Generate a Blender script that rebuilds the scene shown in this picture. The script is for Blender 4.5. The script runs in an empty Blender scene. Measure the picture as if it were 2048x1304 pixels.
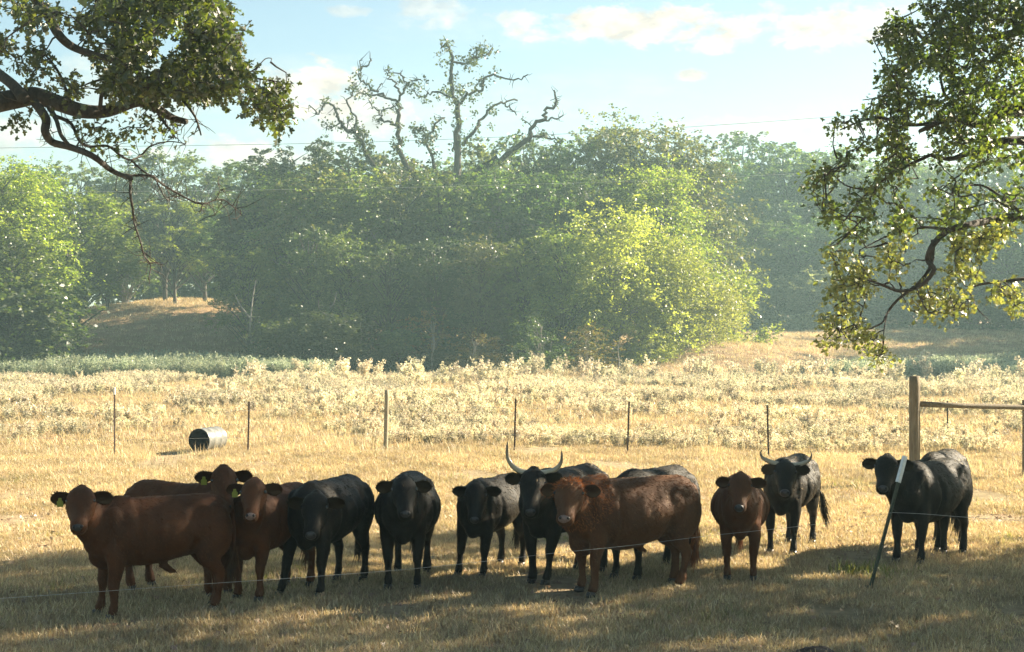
import bpy, math, random
import numpy as np
from mathutils import Vector, Matrix, noise as mnoise

# ------------------------------------------------------------------ camera, sky, sun, exposure
F = 3129.0          # focal length in photo pixels
CX, CY = 1024.0, 652.0
CAMH = 2.86
sc = bpy.context.scene
cam_data = bpy.data.cameras.new('camera')
cam = bpy.data.objects.new('camera', cam_data)
sc.collection.objects.link(cam)
cam.location = (0, 0, CAMH)
cam.rotation_euler = (math.radians(90), 0, 0)
cam_data.sensor_width = 36.0
cam_data.lens = 36.0 * F / 2048.0
cam_data.clip_end = 3000
sc.camera = cam

SUN_AZ = math.radians(63)      # to the right of the view direction
SUN_EL = math.radians(28)
SDIR = Vector((math.sin(SUN_AZ) * math.cos(SUN_EL), math.cos(SUN_AZ) * math.cos(SUN_EL), math.sin(SUN_EL)))
sun_data = bpy.data.lights.new('sun', 'SUN')
sun_data.energy = 5.0
sun_data.angle = math.radians(0.5)
sun_data.color = (1.0, 0.86, 0.65)
sun = bpy.data.objects.new('sun', sun_data)
sc.collection.objects.link(sun)
sun.location = (60, 50, 60)
sun.rotation_euler = (-SDIR).to_track_quat('-Z', 'Y').to_euler()

sc.view_settings.view_transform = 'Standard'
sc.view_settings.look = 'None'
sc.view_settings.gamma = 1.0
sc.view_settings.exposure = 2.3
sc.view_settings.use_curve_mapping = False
try:
    sc.cycles.use_denoising = True
    sc.cycles.denoiser = 'OPENIMAGEDENOISE'
    sc.cycles.denoising_input_passes = 'RGB_ALBEDO_NORMAL'
    sc.cycles.max_bounces = 7
    sc.cycles.diffuse_bounces = 3
    sc.cycles.glossy_bounces = 2
    sc.cycles.transmission_bounces = 4
    sc.cycles.transparent_max_bounces = 4
    sc.cycles.volume_bounces = 0
    sc.cycles.sample_clamp_indirect = 4.0
except Exception:
    pass


class NT:
    """small helper to write node trees"""
    def __init__(self, tree):
        self.t = tree
    def n(self, typ, **kw):
        nd = self.t.nodes.new(typ)
        for k, v in kw.items():
            if k == 'inp':
                for kk, vv in v.items():
                    self.put(nd.inputs[kk], vv)
            else:
                setattr(nd, k, v)
        return nd
    def put(self, sock, v):
        if isinstance(v, bpy.types.NodeSocket):
            self.t.links.new(v, sock)
        else:
            sock.default_value = v
    def m(self, op, a, b=0.0, c=0.0, clamp=False):
        nd = self.t.nodes.new('ShaderNodeMath')
        nd.operation = op
        nd.use_clamp = clamp
        self.put(nd.inputs[0], a); self.put(nd.inputs[1], b); self.put(nd.inputs[2], c)
        return nd.outputs[0]
    def mix(self, f, a, b, blend='MIX'):
        nd = self.t.nodes.new('ShaderNodeMix')
        nd.data_type = 'RGBA'; nd.blend_type = blend
        self.put(nd.inputs[0], f); self.put(nd.inputs[6], a); self.put(nd.inputs[7], b)
        return nd.outputs[2]
    def ramp(self, f, stops):
        nd = self.t.nodes.new('ShaderNodeValToRGB')
        e = nd.color_ramp.elements
        while len(e) < len(stops):
            e.new(0.5)
        for el, (p, c) in zip(e, stops):
            el.position = p
            el.color = c if len(c) == 4 else (*c, 1)
        self.put(nd.inputs[0], f)
        return nd.outputs[0]
    def noise(self, vec, scale, detail=3, rough=0.5, dist=0.0):
        nd = self.n('ShaderNodeTexNoise')
        if vec is not None:
            self.put(nd.inputs['Vector'], vec)
        nd.inputs['Scale'].default_value = scale
        nd.inputs['Detail'].default_value = detail
        nd.inputs['Roughness'].default_value = rough
        nd.inputs['Distortion'].default_value = dist
        return nd.outputs['Fac']


world = bpy.data.worlds.new('World')
sc.world = world
world.use_nodes = True
wt = world.node_tree
wt.nodes.clear()
w = NT(wt)
sky = w.n('ShaderNodeTexSky', sky_type='NISHITA')
sky.sun_disc = False
sky.sun_elevation = SUN_EL
sky.sun_rotation = SUN_AZ
sky.air_density = 1.0
sky.dust_density = 0.7
sky.ozone_density = 1.2
tc = w.n('ShaderNodeTexCoord')
sep = w.n('ShaderNodeSeparateXYZ', inp={0: tc.outputs['Generated']})
hyp = w.m('SQRT', w.m('ADD', w.m('MULTIPLY', sep.outputs[0], sep.outputs[0]), w.m('MULTIPLY', sep.outputs[1], sep.outputs[1])))
az = w.m('ARCTAN2', sep.outputs[0], sep.outputs[1])
el = w.m('ARCTAN2', sep.outputs[2], hyp)
ae = w.n('ShaderNodeCombineXYZ', inp={0: az, 1: w.m('MULTIPLY', el, 1.8), 2: 0.0})
nz1 = w.noise(ae.outputs[0], 26.0, 6, 0.62, 0.3)
nz2 = w.noise(ae.outputs[0], 90.0, 4, 0.6)
nzz = w.m('ADD', w.m('MULTIPLY', w.m('SUBTRACT', nz1, 0.5), 4.6), w.m('MULTIPLY', w.m('SUBTRACT', nz2, 0.5), 1.5))
dens = None
# clouds seen in the picture (photo px centre, half size, weight)
for px, py, rx, ry, wt_ in [(1270, 48, 190, 40, 1.0), (1450, 72, 220, 32, 1.0), (1660, 64, 190, 44, .95), (1380, 152, 30, 14, .9),
                         (640, 185, 80, 62, 1.15), (560, 160, 60, 40, .8), (720, 240, 120, 50, .7), (690, 26, 60, 12, .45), (860, 30, 70, 34, .5),
                         (1050, 60, 60, 24, .75), (1030, 38, 60, 16, .6), (480, 310, 200, 34, .75), (260, 190, 160, 80, .35), (1560, 262, 230, 24, .55), (30, 290, 120, 40, .6),
                         (2350, 120, 260, 90, .9), (-420, 120, 260, 80, .9), (900, -260, 420, 120, .7)]:
    a0 = math.atan2(px - CX, F); e0 = math.atan2(CY - py, F)
    da = w.m('DIVIDE', w.m('SUBTRACT', az, a0), rx / F)
    de = w.m('DIVIDE', w.m('SUBTRACT', el, e0), ry / F)
    d2 = w.m('ADD', w.m('MULTIPLY', da, da), w.m('MULTIPLY', de, de))
    v = w.m('ADD', w.m('SUBTRACT', 0.9, w.m('MULTIPLY', d2, 0.8)), nzz)
    v = w.m('MULTIPLY', w.m('MULTIPLY', v, 1.25, clamp=True), wt_)
    dens = v if dens is None else w.m('MAXIMUM', dens, v)
nzw = w.noise(w.n('ShaderNodeCombineXYZ', inp={0: w.m('MULTIPLY', az, 1.0), 1: w.m('MULTIPLY', el, 4.5), 2: 3.0}).outputs[0], 4.0, 5, 0.6, 0.4)
wisps = w.m('MULTIPLY', w.m('SUBTRACT', nzw, 0.5, clamp=True), 1.1, clamp=True)
dens = w.m('MINIMUM', w.m('MAXIMUM', dens, wisps), 1.0)
shade = w.noise(ae.outputs[0], 40.0, 4, 0.6)
ccol = w.mix(w.m('MULTIPLY', w.m('SUBTRACT', shade, .36), 3.6, clamp=True), (2.7, 2.6, 2.35, 1), (4.5, 4.15, 3.35, 1))
tint = w.mix(1.0, sky.outputs[0], (0.63, 0.64, 0.57, 1), 'MULTIPLY')
skycol = w.mix(dens, tint, ccol)
bg = w.n('ShaderNodeBackground', inp={0: skycol, 1: 0.063})
wo = w.n('ShaderNodeOutputWorld')
wt.links.new(bg.outputs[0], wo.inputs[0])

# ------------------------------------------------------------------ helpers
COL = sc.collection
rs = np.random.RandomState(7)
random.seed(5)


def ss(a, b, x):
    t = np.clip((x - a) / (b - a), 0, 1)
    return t * t * (3 - 2 * t)


def ground(X, Y):
    X = np.asarray(X, float); Y = np.asarray(Y, float)
    h = 2.65 * ss(82, 140, Y) + 3.0 * ss(150, 420, Y)
    h = h + 2.5 * np.exp(-((X + 26) / 16) ** 2) * ss(96, 122, Y)
    h = h + 1.0 * np.exp(-((X - 14) / 6) ** 2 - ((Y - 101) / 7) ** 2)
    far = ss(22, 60, Y)
    h = h + far * (0.10 * np.sin(X * .31 + 1.3) * np.sin(Y * .23) + 0.06 * np.sin(X * .7 + Y * .5))
    h = h + ss(30, 33, Y) * (1 - ss(36, 40, Y)) * 0.10 * np.clip(np.sin(X * .35 + 2.2), -.4, 1)
    h = h + 0.012 * np.sin(X * 2.1 + Y) * np.sin(Y * 1.7 - X * .6)
    return h


def gz(X, Y):
    return float(ground(X, Y))


def P(px, py, Y):
    return Vector(((px - CX) / F * Y, Y, CAMH - (py - CY) / F * Y))


def PG(px, py):
    """flat ground point under a photo pixel"""
    Y = F * CAMH / (py - CY)
    return Vector(((px - CX) / F * Y, Y, 0))


def ray(px, py):
    return Vector(((px - CX) / F, 1.0, -(py - CY) / F)).normalized()


def ray_sphere(px, py, c, r, far=False):
    o = Vector((0, 0, CAMH)); d = ray(px, py)
    b = d.dot(c - o)
    q = (c - o).length_squared - b * b
    disc = r * r - q
    if disc < 0:
        return o + d * b
    t = b + (math.sqrt(disc) if far else -math.sqrt(disc))
    return o + d * t


def mesh_np(name, V, faces, mats=(), smooth=False):
    """faces: list of int arrays, each (n,k)"""
    me = bpy.data.meshes.new(name)
    V = np.asarray(V, np.float32).reshape(-1, 3)
    me.vertices.add(len(V))
    me.vertices.foreach_set('co', V.ravel())
    if not isinstance(faces, (list, tuple)):
        faces = [faces]
    faces = [np.asarray(f, np.int32) for f in faces if len(f)]
    nl = sum(f.size for f in faces); nf = sum(len(f) for f in faces)
    me.loops.add(nl)
    me.polygons.add(nf)
    me.loops.foreach_set('vertex_index', np.concatenate([f.ravel() for f in faces]))
    starts = []; o = 0
    for f in faces:
        k = f.shape[1]
        starts.append(o + np.arange(len(f)) * k)
        o += f.size
    me.polygons.foreach_set('loop_start', np.concatenate(starts).astype(np.int32))
    me.update(calc_edges=True)
    me.validate()
    if smooth:
        me.polygons.foreach_set('use_smooth', np.ones(len(me.polygons), bool))
    for m in mats:
        me.materials.append(m)
    return me


def link(o, parent=None):
    COL.objects.link(o)
    if parent is not None:
        o.parent = parent
    return o


def part(name, me, parent):
    return link(bpy.data.objects.new(name, me), parent)


def tag(o, label=None, cat=None, group=None, kind=None):
    if label: o['label'] = label
    if cat: o['category'] = cat
    if group: o['group'] = group
    if kind: o['kind'] = kind
    return o


def thing(name, loc, label, cat, group=None, rz=0.0):
    o = bpy.data.objects.new(name, None)
    o.empty_display_size = 0.3
    COL.objects.link(o)
    o.location = loc
    o.rotation_euler = (0, 0, rz)
    return tag(o, label, cat, group)


class MB:
    """collects tubes / lofts in plain lists"""
    def __init__(self):
        self.V = []; self.F = []
    def ring_loft(self, rings, cap=True):
        k = len(rings[0]); b0 = len(self.V)
        for r in rings:
            self.V.extend([tuple(p) for p in r])
        for i in range(len(rings) - 1):
            a = b0 + i * k; b = a + k
            for j in range(k):
                j2 = (j + 1) % k
                self.F.append((a + j, a + j2, b + j2, b + j))
        if cap:
            for i, sgn in ((0, 1), (len(rings) - 1, -1)):
                c = len(self.V)
                r = rings[i]
                self.V.append(tuple(sum((Vector(p) for p in r), Vector()) / k))
                a = b0 + i * k
                for j in range(k):
                    j2 = (j + 1) % k
                    self.F.append((c, a + j2, a + j, a + j2) [:3] if sgn > 0 else (c, a + j, a + j2))
    def tube(self, pts, radii, k=8, cap=True, flat=1.0, up=Vector((0, 0, 1))):
        pts = [Vector(p) for p in pts]
        rings = []
        ref = None
        for i, p in enumerate(pts):
            t = (pts[min(i + 1, len(pts) - 1)] - pts[max(i - 1, 0)])
            if t.length < 1e-9: t = Vector((0, 0, 1))
            t.normalize()
            if ref is None:
                ref = up if abs(t.dot(up)) < .9 else Vector((1, 0, 0))
            a = t.cross(ref)
            if a.length < 1e-4:
                a = t.cross(Vector((0, 1, 0.1)))
            a.normalize()
            b = a.cross(t).normalized()
            ref = b
            r = radii[i] if hasattr(radii, '__len__') else radii
            if isinstance(r, tuple): ra, rb = r
            else: ra, rb = r, r * flat
            rings.append([p + a * (math.cos(2 * math.pi * j / k) * ra) + b * (math.sin(2 * math.pi * j / k) * rb) for j in range(k)])
        self.ring_loft(rings, cap)
    def ellipsoid(self, c, r, M=None, nu=14, nv=10):
        c = Vector(c)
        rings = []
        for i in range(1, nv):
            ph = math.pi * i / nv
            ring = []
            for j in range(nu):
                th = 2 * math.pi * j / nu
                p = Vector((r[0] * math.sin(ph) * math.cos(th), r[1] * math.sin(ph) * math.sin(th), r[2] * math.cos(ph)))
                ring.append(c + (M @ p if M is not None else p))
            rings.append(ring)
        self.ring_loft(rings, True)
    def box(self, lo, hi):
        b = len(self.V)
        x0, y0, z0 = lo; x1, y1, z1 = hi
        self.V += [(x0, y0, z0), (x1, y0, z0), (x1, y1, z0), (x0, y1, z0), (x0, y0, z1), (x1, y0, z1), (x1, y1, z1), (x0, y1, z1)]
        self.F += [tuple(b + i for i in f) for f in ((0, 3, 2, 1), (4, 5, 6, 7), (0, 1, 5, 4), (1, 2, 6, 5), (2, 3, 7, 6), (3, 0, 4, 7))]
    def mesh(self, name, mats=(), smooth=True):
        me = bpy.data.meshes.new(name)
        me.from_pydata([tuple(v) for v in self.V], [], self.F)
        me.update()
        if smooth:
            me.polygons.foreach_set('use_smooth', np.ones(len(me.polygons), bool))
        for m in mats: me.materials.append(m)
        return me


def smooth_path(pts, n=4):
    """Catmull-Rom through points; pts are (Vector, radius)"""
    out = []
    N = len(pts)
    for i in range(N - 1):
        p0 = pts[max(i - 1, 0)]; p1 = pts[i]; p2 = pts[i + 1]; p3 = pts[min(i + 2, N - 1)]
        for s in range(n):
            t = s / n
            q = 0.5 * ((2 * p1[0]) + (p2[0] - p0[0]) * t + (2 * p0[0] - 5 * p1[0] + 4 * p2[0] - p3[0]) * t * t + (-p0[0] + 3 * p1[0] - 3 * p2[0] + p3[0]) * t ** 3)
            out.append((q, p1[1] * (1 - t) + p2[1] * t))
    out.append(pts[-1])
    return out


# ------------------------------------------------------------------ materials
def mat(name):
    m = bpy.data.materials.new(name)
    m.use_nodes = True
    m.node_tree.nodes.clear()
    t = NT(m.node_tree)
    out = t.n('ShaderNodeOutputMaterial')
    return m, t, out


def leaf_mat(name, c1, c2, c3, trans=0.45, gloss=0.06, nscale=0.35, rough=.45, tt=(2.0, 2.1, 0.8, 1)):
    m, t, out = mat(name)
    geo = t.n('ShaderNodeNewGeometry')
    oi = t.n('ShaderNodeObjectInfo')
    rnd = geo.outputs['Random Per Island']
    col = t.ramp(rnd, [(0.0, c1), (0.5, c2), (1.0, c3)])
    nz = t.noise(geo.outputs['Position'], nscale, 3, 0.6)
    k = t.m('ADD', 0.25, t.m('MULTIPLY', nz, 1.5))
    k = t.m('MULTIPLY', k, t.m('ADD', 0.62, t.m('MULTIPLY', oi.outputs['Random'], 0.62)))
    hsv = t.n('ShaderNodeHueSaturation', inp={'Color': col, 'Value': k, 'Saturation': 1.0, 'Hue': t.m('ADD', 0.475, t.m('MULTIPLY', t.m('FRACT', t.m('MULTIPLY', oi.outputs['Random'], 7.3)), 0.045))})
    d = t.n('ShaderNodeBsdfDiffuse', inp={'Color': hsv.outputs[0]})
    tr = t.n('ShaderNodeBsdfTranslucent', inp={'Color': t.mix(1.0, hsv.outputs[0], tt, 'MULTIPLY')})
    mx = t.n('ShaderNodeMixShader', inp={0: trans, 1: d.outputs[0], 2: tr.outputs[0]})
    g = t.n('ShaderNodeBsdfGlossy', inp={'Color': (1, 1, 1, 1), 'Roughness': rough})
    mx2 = t.n('ShaderNodeMixShader', inp={0: gloss, 1: mx.outputs[0], 2: g.outputs[0]})
    t.t.links.new(mx2.outputs[0], out.inputs[0])
    return m


def simple_mat(name, c1, c2, scale=8.0, rough=0.7, bump=0.0, bscale=40.0, metallic=0.0, spec=0.5, stretch=None, coat=None):
    m, t, out = mat(name)
    tcd = t.n('ShaderNodeTexCoord')
    vec = tcd.outputs['Object']
    if stretch:
        mp = t.n('ShaderNodeMapping', inp={0: vec})
        mp.inputs['Scale'].default_value = stretch
        vec = mp.outputs[0]
    nz = t.noise(vec, scale, 5, 0.6)
    col = t.ramp(nz, [(0.3, c1), (0.7, c2)])
    b = t.n('ShaderNodeBsdfPrincipled', inp={'Base Color': col, 'Roughness': rough, 'Metallic': metallic, 'Specular IOR Level': spec})
    if bump:
        nb = t.noise(vec, bscale, 4, 0.65)
        bp = t.n('ShaderNodeBump', inp={'Strength': bump, 'Distance': 0.02, 'Height': nb})
        t.t.links.new(bp.outputs[0], b.inputs['Normal'])
    t.t.links.new(b.outputs[0], out.inputs[0])
    return m


def coat_mat(name, c1, c2, sheen_col, spec=0.5, rough=0.5, sheen=0.5):
    m, t, out = mat(name)
    tcd = t.n('ShaderNodeTexCoord')
    nz = t.noise(tcd.outputs['Object'], 3.5, 4, 0.6)
    mp = t.n('ShaderNodeMapping', inp={0: tcd.outputs['Object']})
    mp.inputs['Scale'].default_value = (14, 30, 9)
    nf = t.noise(mp.outputs[0], 7.0, 4, 0.7, 0.8)
    f = t.m('ADD', t.m('MULTIPLY', nz, 0.6), t.m('MULTIPLY', nf, 0.4))
    col = t.ramp(f, [(0.33, c1), (0.66, c2)])
    b = t.n('ShaderNodeBsdfPrincipled', inp={'Base Color': col, 'Roughness': t.m('ADD', rough - .08, t.m('MULTIPLY', nf, 0.2)), 'Specular IOR Level': spec,
                                            'Sheen Weight': sheen, 'Sheen Roughness': 0.35, 'Sheen Tint': sheen_col})
    bp = t.n('ShaderNodeBump', inp={'Strength': 0.45, 'Distance': 0.012, 'Height': nf})
    t.t.links.new(bp.outputs[0], b.inputs['Normal'])
    t.t.links.new(b.outputs[0], out.inputs[0])
    return m


def fur_mat(name, c1, c2):
    m, t, out = mat(name)
    geo = t.n('ShaderNodeNewGeometry')
    col = t.ramp(geo.outputs['Random Per Island'], [(0, c1), (1, c2)])
    d = t.n('ShaderNodeBsdfDiffuse', inp={'Color': col})
    tr = t.n('ShaderNodeBsdfTranslucent', inp={'Color': col})
    mx = t.n('ShaderNodeMixShader', inp={0: 0.4, 1: d.outputs[0], 2: tr.outputs[0]})
    g = t.n('ShaderNodeBsdfGlossy', inp={'Color': (1, .85, .6, 1), 'Roughness': .4})
    mx2 = t.n('ShaderNodeMixShader', inp={0: 0.035, 1: mx.outputs[0], 2: g.outputs[0]})
    t.t.links.new(mx2.outputs[0], out.inputs[0])
    return m


M = {}
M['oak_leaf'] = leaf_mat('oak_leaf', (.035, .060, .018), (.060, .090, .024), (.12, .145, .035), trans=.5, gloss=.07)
M['oak_leaf_lit'] = leaf_mat('oak_leaf_lit', (.10, .12, .035), (.16, .17, .05), (.26, .24, .09), trans=.5, gloss=.08, tt=(1.7, 1.7, .8, 1))  # lit copy of oak_leaf: sunlight on the hanging sprays painted into the colour
M['thicket_leaf'] = leaf_mat('thicket_leaf', (.032, .060, .020), (.058, .095, .028), (.115, .14, .042), trans=.5, gloss=.05, nscale=.25)
M['elm_leaf'] = leaf_mat('elm_leaf', (.075, .11, .022), (.11, .145, .03), (.17, .18, .045), trans=.52, gloss=.05, nscale=.25)
M['olive_leaf'] = leaf_mat('olive_leaf', (.05, .065, .022), (.085, .10, .035), (.15, .14, .06), trans=.5, gloss=.06, nscale=.25)
M['lime_leaf'] = leaf_mat('lime_leaf', (.09, .13, .025), (.14, .18, .03), (.21, .23, .05), trans=.52, gloss=.05, nscale=.25)
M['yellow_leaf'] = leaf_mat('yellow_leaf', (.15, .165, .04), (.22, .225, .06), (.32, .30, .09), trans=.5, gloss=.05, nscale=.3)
M['cedar_leaf'] = leaf_mat('cedar_leaf', (.025, .045, .015), (.040, .060, .020), (.06, .075, .025), trans=.3, gloss=.04)
M['brown_leaf'] = leaf_mat('brown_leaf', (.10, .06, .025), (.15, .10, .035), (.12, .12, .035), trans=.4, gloss=.04)
M['grey_leaf'] = leaf_mat('grey_leaf', (.12, .14, .10), (.16, .18, .12), (.2, .2, .14), trans=.35, gloss=.04)
M['weed_leaf'] = leaf_mat('weed_leaf', (.42, .385, .28), (.56, .51, .37), (.68, .63, .48), trans=.45, gloss=.02, nscale=.12, tt=(1.1, 1.05, .85, 1))
M['sage_leaf'] = leaf_mat('sage_leaf', (.22, .27, .19), (.29, .33, .23), (.38, .40, .28), trans=.4, gloss=.02, nscale=.12, tt=(1.1, 1.1, .85, 1))
M['dry_grass'] = leaf_mat('dry_grass', (.33, .25, .14), (.50, .405, .24), (.70, .61, .40), trans=.4, gloss=.03, nscale=.5, tt=(1.15, 1.08, .8, 1))
M['green_grass'] = leaf_mat('green_grass', (.12, .14, .04), (.17, .18, .06), (.27, .24, .10), trans=.4, gloss=.03, nscale=.5)
M['litter'] = leaf_mat('litter', (.16, .09, .04), (.30, .20, .11), (.50, .42, .30), trans=.2, gloss=.06, tt=(1, 1, 1, 1))
M['bark'] = simple_mat('bark', (.030, .025, .020), (.085, .072, .058), 6, .9, .9, 30, stretch=(3, 3, .8))
M['dark_bark'] = simple_mat('dark_bark', (.018, .015, .012), (.045, .038, .030), 6, .95, .9, 30, spec=.1)
M['pale_bark'] = simple_mat('pale_bark', (.13, .115, .095), (.26, .235, .20), 5, .9, .6, 20, stretch=(3, 3, .8))
M['black_coat'] = coat_mat('black_coat', (.0065, .005, .0035), (.014, .011, .0075), (1, .85, .55, 1), spec=.16, rough=.55, sheen=.04)
M['red_coat'] = coat_mat('red_coat', (.044, .016, .0055), (.105, .037, .0115), (1, .62, .3, 1), spec=.16, rough=.6, sheen=.06)
M['bull_coat'] = coat_mat('bull_coat', (.052, .022, .009), (.12, .048, .018), (1, .65, .35, 1), spec=.16, rough=.6, sheen=.08)
M['black_fur'] = fur_mat('black_fur', (.007, .0055, .004), (.020, .016, .011))
M['red_fur'] = fur_mat('red_fur', (.045, .016, .006), (.11, .038, .012))
M['bull_short'] = fur_mat('bull_short', (.06, .025, .010), (.15, .060, .022))
M['bull_fur'] = fur_mat('bull_fur', (.16, .045, .014), (.42, .15, .045))  # brighter orange than bull_short: backlight on the mane put into the colour
M['dark_ear'] = fur_mat('dark_ear', (.007, .006, .004), (.012, .009, .007))
M['red_ear'] = fur_mat('red_ear', (.025, .010, .006), (.045, .016, .008))
M['hoof'] = simple_mat('hoof', (.02, .017, .014), (.06, .05, .04), 12, .45)
M['pink_nose'] = simple_mat('pink_nose', (.16, .10, .08), (.25, .17, .14), 60, .35, .3, 120)
M['dark_nose'] = simple_mat('dark_nose', (.022, .020, .018), (.045, .040, .036), 60, .3, .3, 120)
M['nostril'] = simple_mat('nostril', (.005, .004, .004), (.01, .008, .007), 10, .6)
M['eye'] = simple_mat('eye', (.006, .004, .003), (.012, .008, .005), 10, .06, spec=.8)
M['tag_yellow'] = simple_mat('tag_yellow', (.22, .25, .04), (.32, .34, .06), 10, .4)
M['post_wood'] = simple_mat('post_wood', (.10, .075, .045), (.24, .19, .12), 5, .85, .8, 25, stretch=(6, 6, .7))
M['post_pale'] = simple_mat('post_pale', (.20, .17, .11), (.36, .31, .21), 5, .85, .8, 25, stretch=(6, 6, .7))
M['post_steel'] = simple_mat('post_steel', (.035, .020, .016), (.085, .045, .032), 30, .6, .3, 60, metallic=.3)
M['post_green'] = simple_mat('post_green', (.035, .050, .030), (.08, .085, .055), 30, .55, .3, 60, metallic=.2)
M['post_white'] = simple_mat('post_white', (.62, .62, .58), (.8, .8, .76), 20, .5)
M['wire'] = simple_mat('wire', (.45, .45, .42), (.65, .65, .6), 20, .35, metallic=.6)
M['poly_wire'] = simple_mat('poly_wire', (.42, .42, .40), (.6, .6, .58), 20, .6)
M['cable'] = simple_mat('cable', (.05, .05, .055), (.12, .12, .12), 20, .5)
M['cable_bright'] = simple_mat('cable_bright', (.5, .5, .5), (.7, .7, .7), 20, .3, metallic=.7)
M['drum_white'] = simple_mat('drum_white', (.10, .10, .09), (.20, .20, .18), 9, .35, .1)
M['drum_black'] = simple_mat('drum_black', (.006, .006, .005), (.015, .014, .012), 9, .6)
M['dung'] = simple_mat('dung', (.016, .010, .006), (.045, .030, .018), 30, .8, 1.0, 60)

# horn: pale base, dark tip, from an attribute along the horn
m, t, out = mat('horn')
at = t.n('ShaderNodeAttribute', attribute_name='along')
hc = t.ramp(at.outputs['Fac'], [(0.0, (.45, .40, .28)), (0.55, (.32, .27, .18)), (0.8, (.05, .04, .03)), (1.0, (.02, .017, .014))])
hb = t.n('ShaderNodeBsdfPrincipled', inp={'Base Color': hc, 'Roughness': .3})
t.t.links.new(hb.outputs[0], out.inputs[0])
M['horn'] = m

# ground
m, t, out = mat('pasture_ground')
geo = t.n('ShaderNodeNewGeometry')
pos = geo.outputs['Position']
n1 = t.noise(pos, 0.35, 5, 0.6)
n2 = t.noise(pos, 5.0, 5, 0.65)
n3 = t.noise(pos, 34.0, 4, 0.7)
base = t.ramp(n2, [(0.30, (.14, .095, .055)), (0.5, (.29, .215, .125)), (0.72, (.44, .345, .215))])
base = t.mix(t.m('MULTIPLY', n3, .55), base, (.52, .42, .27, 1))
grn = t.ramp(n1, [(0.45, (0, 0, 0)), (0.65, (1, 1, 1))])
base = t.mix(t.m('MULTIPLY', grn, 0.30), base, (.16, .15, .055, 1))
sp = t.n('ShaderNodeSeparateXYZ', inp={0: pos})
farf = t.m('DIVIDE', t.m('SUBTRACT', sp.outputs[1], 84.0), 10.0, clamp=True)
base = t.mix(farf, base, t.mix(n2, (.19, .115, .065, 1), (.38, .26, .155, 1)))
bs = t.n('ShaderNodeBsdfPrincipled', inp={'Base Color': base, 'Roughness': .95, 'Specular IOR Level': .1})
bp = t.n('ShaderNodeBump', inp={'Strength': 1.0, 'Distance': 0.05, 'Height': t.m('ADD', n3, n2)})
t.t.links.new(bp.outputs[0], bs.inputs['Normal'])
t.t.links.new(bs.outputs[0], out.inputs[0])
M['ground'] = m

# ------------------------------------------------------------------ ground sheet
ys = np.concatenate([np.linspace(-600, -20, 12), np.linspace(-15, 12, 10), np.linspace(12.5, 26, 60), np.linspace(26.5, 60, 68), np.linspace(61, 160, 100), np.linspace(170, 600, 30)])
xs = np.concatenate([np.linspace(-600, -75, 16), np.linspace(-70, -14, 57), np.linspace(-13.5, 13.5, 82), np.linspace(14, 70, 57), np.linspace(75, 600, 16)])
GX, GY = np.meshgrid(xs, ys)
GZ = ground(GX, GY)
nx, ny = len(xs), len(ys)
idx = np.arange(nx * ny).reshape(ny, nx)
Fq = np.stack([idx[:-1, :-1], idx[:-1, 1:], idx[1:, 1:], idx[1:, :-1]], -1).reshape(-1, 4)
g = link(bpy.data.objects.new('ground', mesh_np('ground', np.stack([GX, GY, GZ], -1), Fq, [M['ground']], True)))
tag(g, 'dry pasture ground running back to the trees', 'ground', kind='structure')


# ------------------------------------------------------------------ leaves
OAK = np.array([(0, 0), (.18, .05), (.34, .17), (.42, .12), (.52, .40), (.68, .42), (.70, .16), (.86, .24), (1.0, .08),
                (1.0, -.08), (.86, -.24), (.70, -.16), (.68, -.42), (.52, -.40), (.42, -.12), (.34, -.17), (.18, -.05)])
RHO = np.array([(0, 0), (.45, .36), (1, 0), (.45, -.36)])
HEX = np.array([(0, 0), (.3, .26), (.75, .24), (1, 0), (.75, -.24), (.3, -.26)])


def unit(v):
    return v / np.maximum(np.linalg.norm(v, axis=-1, keepdims=True), 1e-9)


def leaves(C, D, N, S, shape=RHO, curl=0.12):
    """leaf cards: base C, direction D, normal N, size S -> verts, faces"""
    D = unit(D)
    side = unit(np.cross(D, N))
    nn = np.cross(side, D)
    k = len(shape)
    u = shape[:, 0][None, :, None]; v = shape[:, 1][None, :, None]
    S = S[:, None, None]
    V = C[:, None, :] + S * (u * D[:, None, :] + v * side[:, None, :] + (np.abs(v) * curl * 2 - u * u * curl) * nn[:, None, :])
    Fc = np.arange(len(C) * k).reshape(-1, k)
    return V.reshape(-1, 3), Fc


# ------------------------------------------------------------------ generic trees for the woods
def envelope(kind, z):
    if kind == 'cedar':
        return (1 - z) ** .75 * min(1, z / .08 + .25)
    if kind == 'shrub':
        return math.sqrt(max(0, 1 - (max(0, z - .15) / .87) ** 2))
    if kind == 'elm':
        return max(0.0, math.sin(math.pi * min(1, (z - .05) / .95) ** .8)) ** .6 if z > .05 else .0
    return math.sqrt(max(0, 1 - ((z - .55) / .47) ** 2)) if z > .1 else 0.0


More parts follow.
